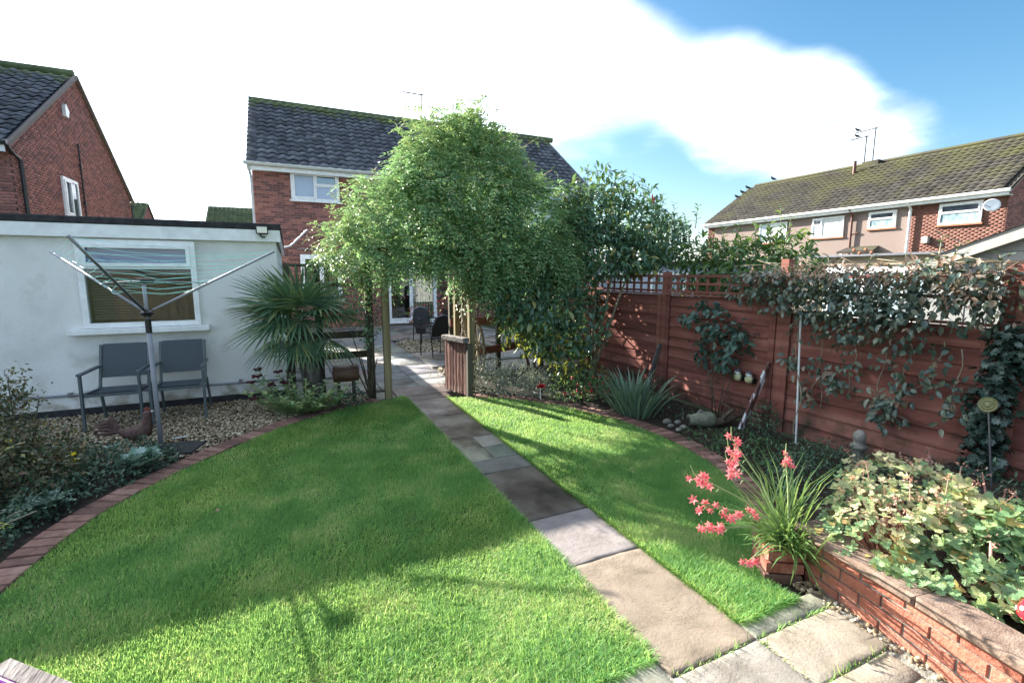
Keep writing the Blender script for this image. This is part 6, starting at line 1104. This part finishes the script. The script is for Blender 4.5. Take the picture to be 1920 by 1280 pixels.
# ------------------------------------------------------------ river lily with pink flowers
hp_ = thing('river_lily', 'clump of strappy leaves with coral pink flower spikes by the planter corner', 'flowering plant', (2.66, 1.70, .2))
n = 260; th = rng.uniform(PI * .55, PI * 1.35, n); P = np.c_[2.66 + rng.normal(size=n) * .045, 1.74 + rng.normal(size=n) * .06, np.full(n, .16)]; D = np.c_[np.cos(th) * rng.uniform(.3, 1.4, n), np.sin(th) * .7, rng.uniform(.35, 1.3, n)]
V, F = leaves_geo(T_SW, P, D, np.array([0, 0, 1.]) - unit(D) * .3 + rdir(n) * .25, rng.uniform(.22, .48, n), .011); np_mesh('foliage', V, F, L_hesp, hp_, kind='stuff')
n = 46; th = rng.uniform(0, 2 * PI, n); P = np.c_[2.70 + rng.normal(size=n) * .05, 1.78 + rng.normal(size=n) * .05, np.full(n, .16)]; D = np.c_[np.cos(th) * .25 + .05, np.sin(th) * .25, np.ones(n)]; V, F = leaves_geo(T_SW, P, D, np.c_[-np.cos(th), -np.sin(th), .3 * np.ones(n)], rng.uniform(.35, .62, n), .010); np_mesh('upright_leaves', V, F, L_hesp, hp_, kind='stuff')
n = 34; th = rng.uniform(PI * 1.15, PI * 1.7, n); P = np.c_[2.62 + rng.normal(size=n) * .03, 1.66 + rng.normal(size=n) * .03, np.full(n, .22)]; D = np.c_[np.cos(th) * .5, np.sin(th) * .5, rng.uniform(-.5, .5, n)]; V, F = leaves_geo(T_SW, P, D, np.array([0, 0, 1.]) + rdir(n) * .3, rng.uniform(.15, .3, n), .009); np_mesh('drooping_leaves', V, F, L_hesp, hp_, kind='stuff')
fl_me = []
for v_ in range(3):
    a = np.arange(6) * PI / 3 + v_; D = np.stack([np.cos(a), np.sin(a), np.full(6, .55 + .2 * v_)], 1); V, F = leaves_geo(T_BIG, np.zeros((6, 3)), D, np.tile([0, 0, 1.], (6, 1)) , .033, .0115); o = np_mesh('flower', V, F, m_pink, hp_); fl_me.append(o.data); bpy.data.objects.remove(o); 
for k in [k for k in WM if False]: pass
WM = {k: v for k, v in WM.items() if not isinstance(k, type(None))}
q = MB(); spikes = [((1.93, 1.80, .73), 8, -.9), ((2.08, 1.72, .80), 6, -.6), ((2.24, 1.85, .80), 5, -.4), ((2.38, 1.95, .82), 6, -.3), ((2.60, 1.75, .74), 7, -.1), ((1.90, 1.74, .60), 7, -1.), ((1.88, 1.66, .50), 9, -1.), ((2.02, 1.66, .55), 7, -.9), ((2.22, 1.68, .50), 3, -.8), ((2.12, 1.60, .27), 5, -.7)]
for (tp, nf, lean) in spikes:
    b = Vector((2.64, 1.71, .2)); t_ = Vector(tp); m1 = b.lerp(t_, .5) + Vector((0, 0, .06)); end = t_ + Vector((.3 * lean * .12, 0, .05 + .03 * (1 + lean))); pts = [b, m1, t_, end]; q.tube(pts, [.006, .005, .004, .002], 5)
    for i in range(nf):
        u = i / max(nf - 1, 1); p = m1.lerp(t_, .72 + .28 * u) + Vector((random.uniform(-.03, .03), random.uniform(-.025, .025), random.uniform(-.03, .02))); dr = Vector((lean * .6 + random.uniform(-.5, .3), -.5 + random.uniform(-.5, .3), random.uniform(-.1, .6)))
        link('flower', fl_me[i % 3], hp_, Matrix.Translation(p) @ dr.to_track_quat('Z', 'Y').to_matrix().to_4x4() @ Matrix.Scale(random.uniform(.75, 1.05), 4))
    for i in range(3): p = m1.lerp(t_, .5 + .15 * i); q.tube([p, p + Vector((-.03, -.01, .0)), p + Vector((-.045, -.01, -.014))], [.003, .0035, .001], 5)
q.build('flower_stem', L_hespf, hp_, kind='stuff')
# ------------------------------------------------------------ geraniums in the planter
ge = thing('geranium', 'large clump of pale lobed geranium leaves with spent flowers in the planter', 'flowering plant', (3.2, 1.3, .25))
def lobed_leaf_mesh(seed):
    r = random.Random(seed); q = MB(); c = (0.0, 0, 0); n = 43; v = [(.0, 0, -.08)]
    for i in range(n):
        a = PI * 1.86 * (i / (n - 1) - .5); lob = .5 + .5 * math.cos(a * 7 / 1.86 * .93); rr = (.50 + .46 * lob ** .7 + (.07 if i % 2 else -.05) + r.uniform(-.04, .04)); v.append((rr * math.cos(a), rr * math.sin(a), .10 * lob - .06 + .14 * rr * rr * r.uniform(.2, 1.0)))
    q.add(v, [(0, i + 1, i + 2) for i in range(n - 1)]); return q.mesh('leaf')
lv = []
for s_ in range(6):
    me = lobed_leaf_mesh(s_); me.materials.append(L_gery if s_ in (4, 5) else L_ger); lv.append(me)
GB = [(3.05, 1.35, .26, .42, .32, .30), (3.35, 1.5, .28, .45, .35, .40), (2.95, 1.05, .24, .30, .32, .20), (3.4, 1.1, .24, .45, .40, .30), (3.1, .72, .24, .34, .30, .16), (3.6, .9, .24, .4, .4, .2)]
P, Nn = blob_points(GB, 2300, .34, lambda P: (P[:, 2] > .28) & (P[:, 0] > 2.60), .86)
dist = np.linalg.norm(P - np.array([0, 0, 1.8]), axis=1); face = (Nn * unit(np.array([0, 0, 1.8]) - P)).sum(1); order = np.argsort(dist - face * 1.2)
stq = MB()
rest = []
for c_, i in enumerate(order):
    p = P[i]; nn = Vector(Nn[i] * .45 + np.array([-.15, -.2, .75]) + rng.normal(size=3) * .38).normalized(); near = p[1] < 1.25; s_ = (random.uniform(.030, .050) if near else random.uniform(.018, .030)); yel = (p[2] > .42 and p[1] > 1.1); kind = random.choice((4, 5)) if (yel and random.random() < .75) or random.random() < .06 else random.randrange(4)
    mt = Matrix.Translation(p) @ nn.to_track_quat('Z', 'Y').to_matrix().to_4x4() @ Matrix.Rotation(random.uniform(0, 6.28), 4, 'Z') @ Matrix.Scale(s_, 4)
    if c_ < 280: link('leaf', lv[kind], ge, mt)
    else: rest.append((kind, mt))
    if c_ < 420: a = Vector(p); stq.tube([a, a.lerp(Vector((3.2 * .3 + p[0] * .7, p[1] * .7 + .36, .22)), .6), Vector((3.2 * .4 + p[0] * .6, p[1] * .6 + .48, .22))], .0022, 4, cap=False)
for kset, mt_, nm in (((0, 1, 2, 3), L_ger, 'foliage'), ((4, 5), L_gery, 'yellowing_foliage')):
    gsx = []
    for k, mt in rest:
        if k in kset:
            co = np.array([v.co for v in lv[k].vertices]); A4 = np.array(mt); gsx.append((co @ A4[:3, :3].T + A4[:3, 3], [np.array([(0, i + 1, i + 2) for i in range(len(co) - 2)])]))
    V, F = merge_geo(gsx); np_mesh(nm, V, F, mt_, ge, kind='stuff')
stq.build('leaf_stalk', L_dry, ge, kind='stuff')
q = MB(); PP = []
for k in range(75):
    i = rng.integers(len(P)); p = Vector(P[i]); 
    if p.z < .36: continue
    t_ = p + Vector((random.uniform(-.04, .06), random.uniform(-.05, .05), random.uniform(.03, .11))); q.tube([p - Vector((0, 0, .08)), p, t_], .0022, 4); PP += [t_ + Vector((random.uniform(-.022, .022), random.uniform(-.022, .022), random.uniform(-.01, .02))) for _ in range(9)]
for (a, b) in (((3.62, 1.18, .38), (3.95, 1.35, .55)), ((3.60, 1.14, .36), (3.85, 1.2, .52)), ((3.75, .95, .36), (4.0, 1.0, .42)), ((3.0, .95, .42), (3.06, .98, .50)), ((3.25, .98, .42), (3.32, 1.0, .49))):
    q.tube([a, Vector(a).lerp(Vector(b), .6) + Vector((0, 0, .01)), b], [.006, .006, .003], 6); PP += [Vector(b) + Vector((random.uniform(-.04, .04), random.uniform(-.03, .03), random.uniform(-.03, .03))) for _ in range(14)]
q.build('flower_stalk', L_dry, ge, kind='stuff'); A = np.array([tuple(p) for p in PP]); V, F = leaves_geo(T_SMALL, A, rdir(len(A)) + np.array([0, 0, .3]), rdir(len(A)), .022 * rng.uniform(.6, 1.2, len(A)), .010); np_mesh('spent_flowers', V, F, L_dry, ge, kind='stuff')
# stray leaves on the lawn and coping
P = np.array([(.3, 4.6, .05), (-.6, 4.0, .05), (2.7, 3.2, .05)])
for i, (p, lb) in enumerate(zip(P, ('dry leaf lying on the shaded left lawn toward the arch', 'dry leaf lying on the left lawn near the brick edging', 'dry leaf lying on the right lawn'))):
    t = link('fallen_leaf', None, None, Matrix.Translation(p), label=lb, category='leaf', group='fallen leaves'); V, F = leaves_geo(T_BIG, p[None], rdir(1) * np.array([1, 1, .1]), np.array([[0, 0, 1.]]) + rdir(1) * .3, np.array([.04]), np.array([.025])); np_mesh('blade', V, F, L_dry, t)
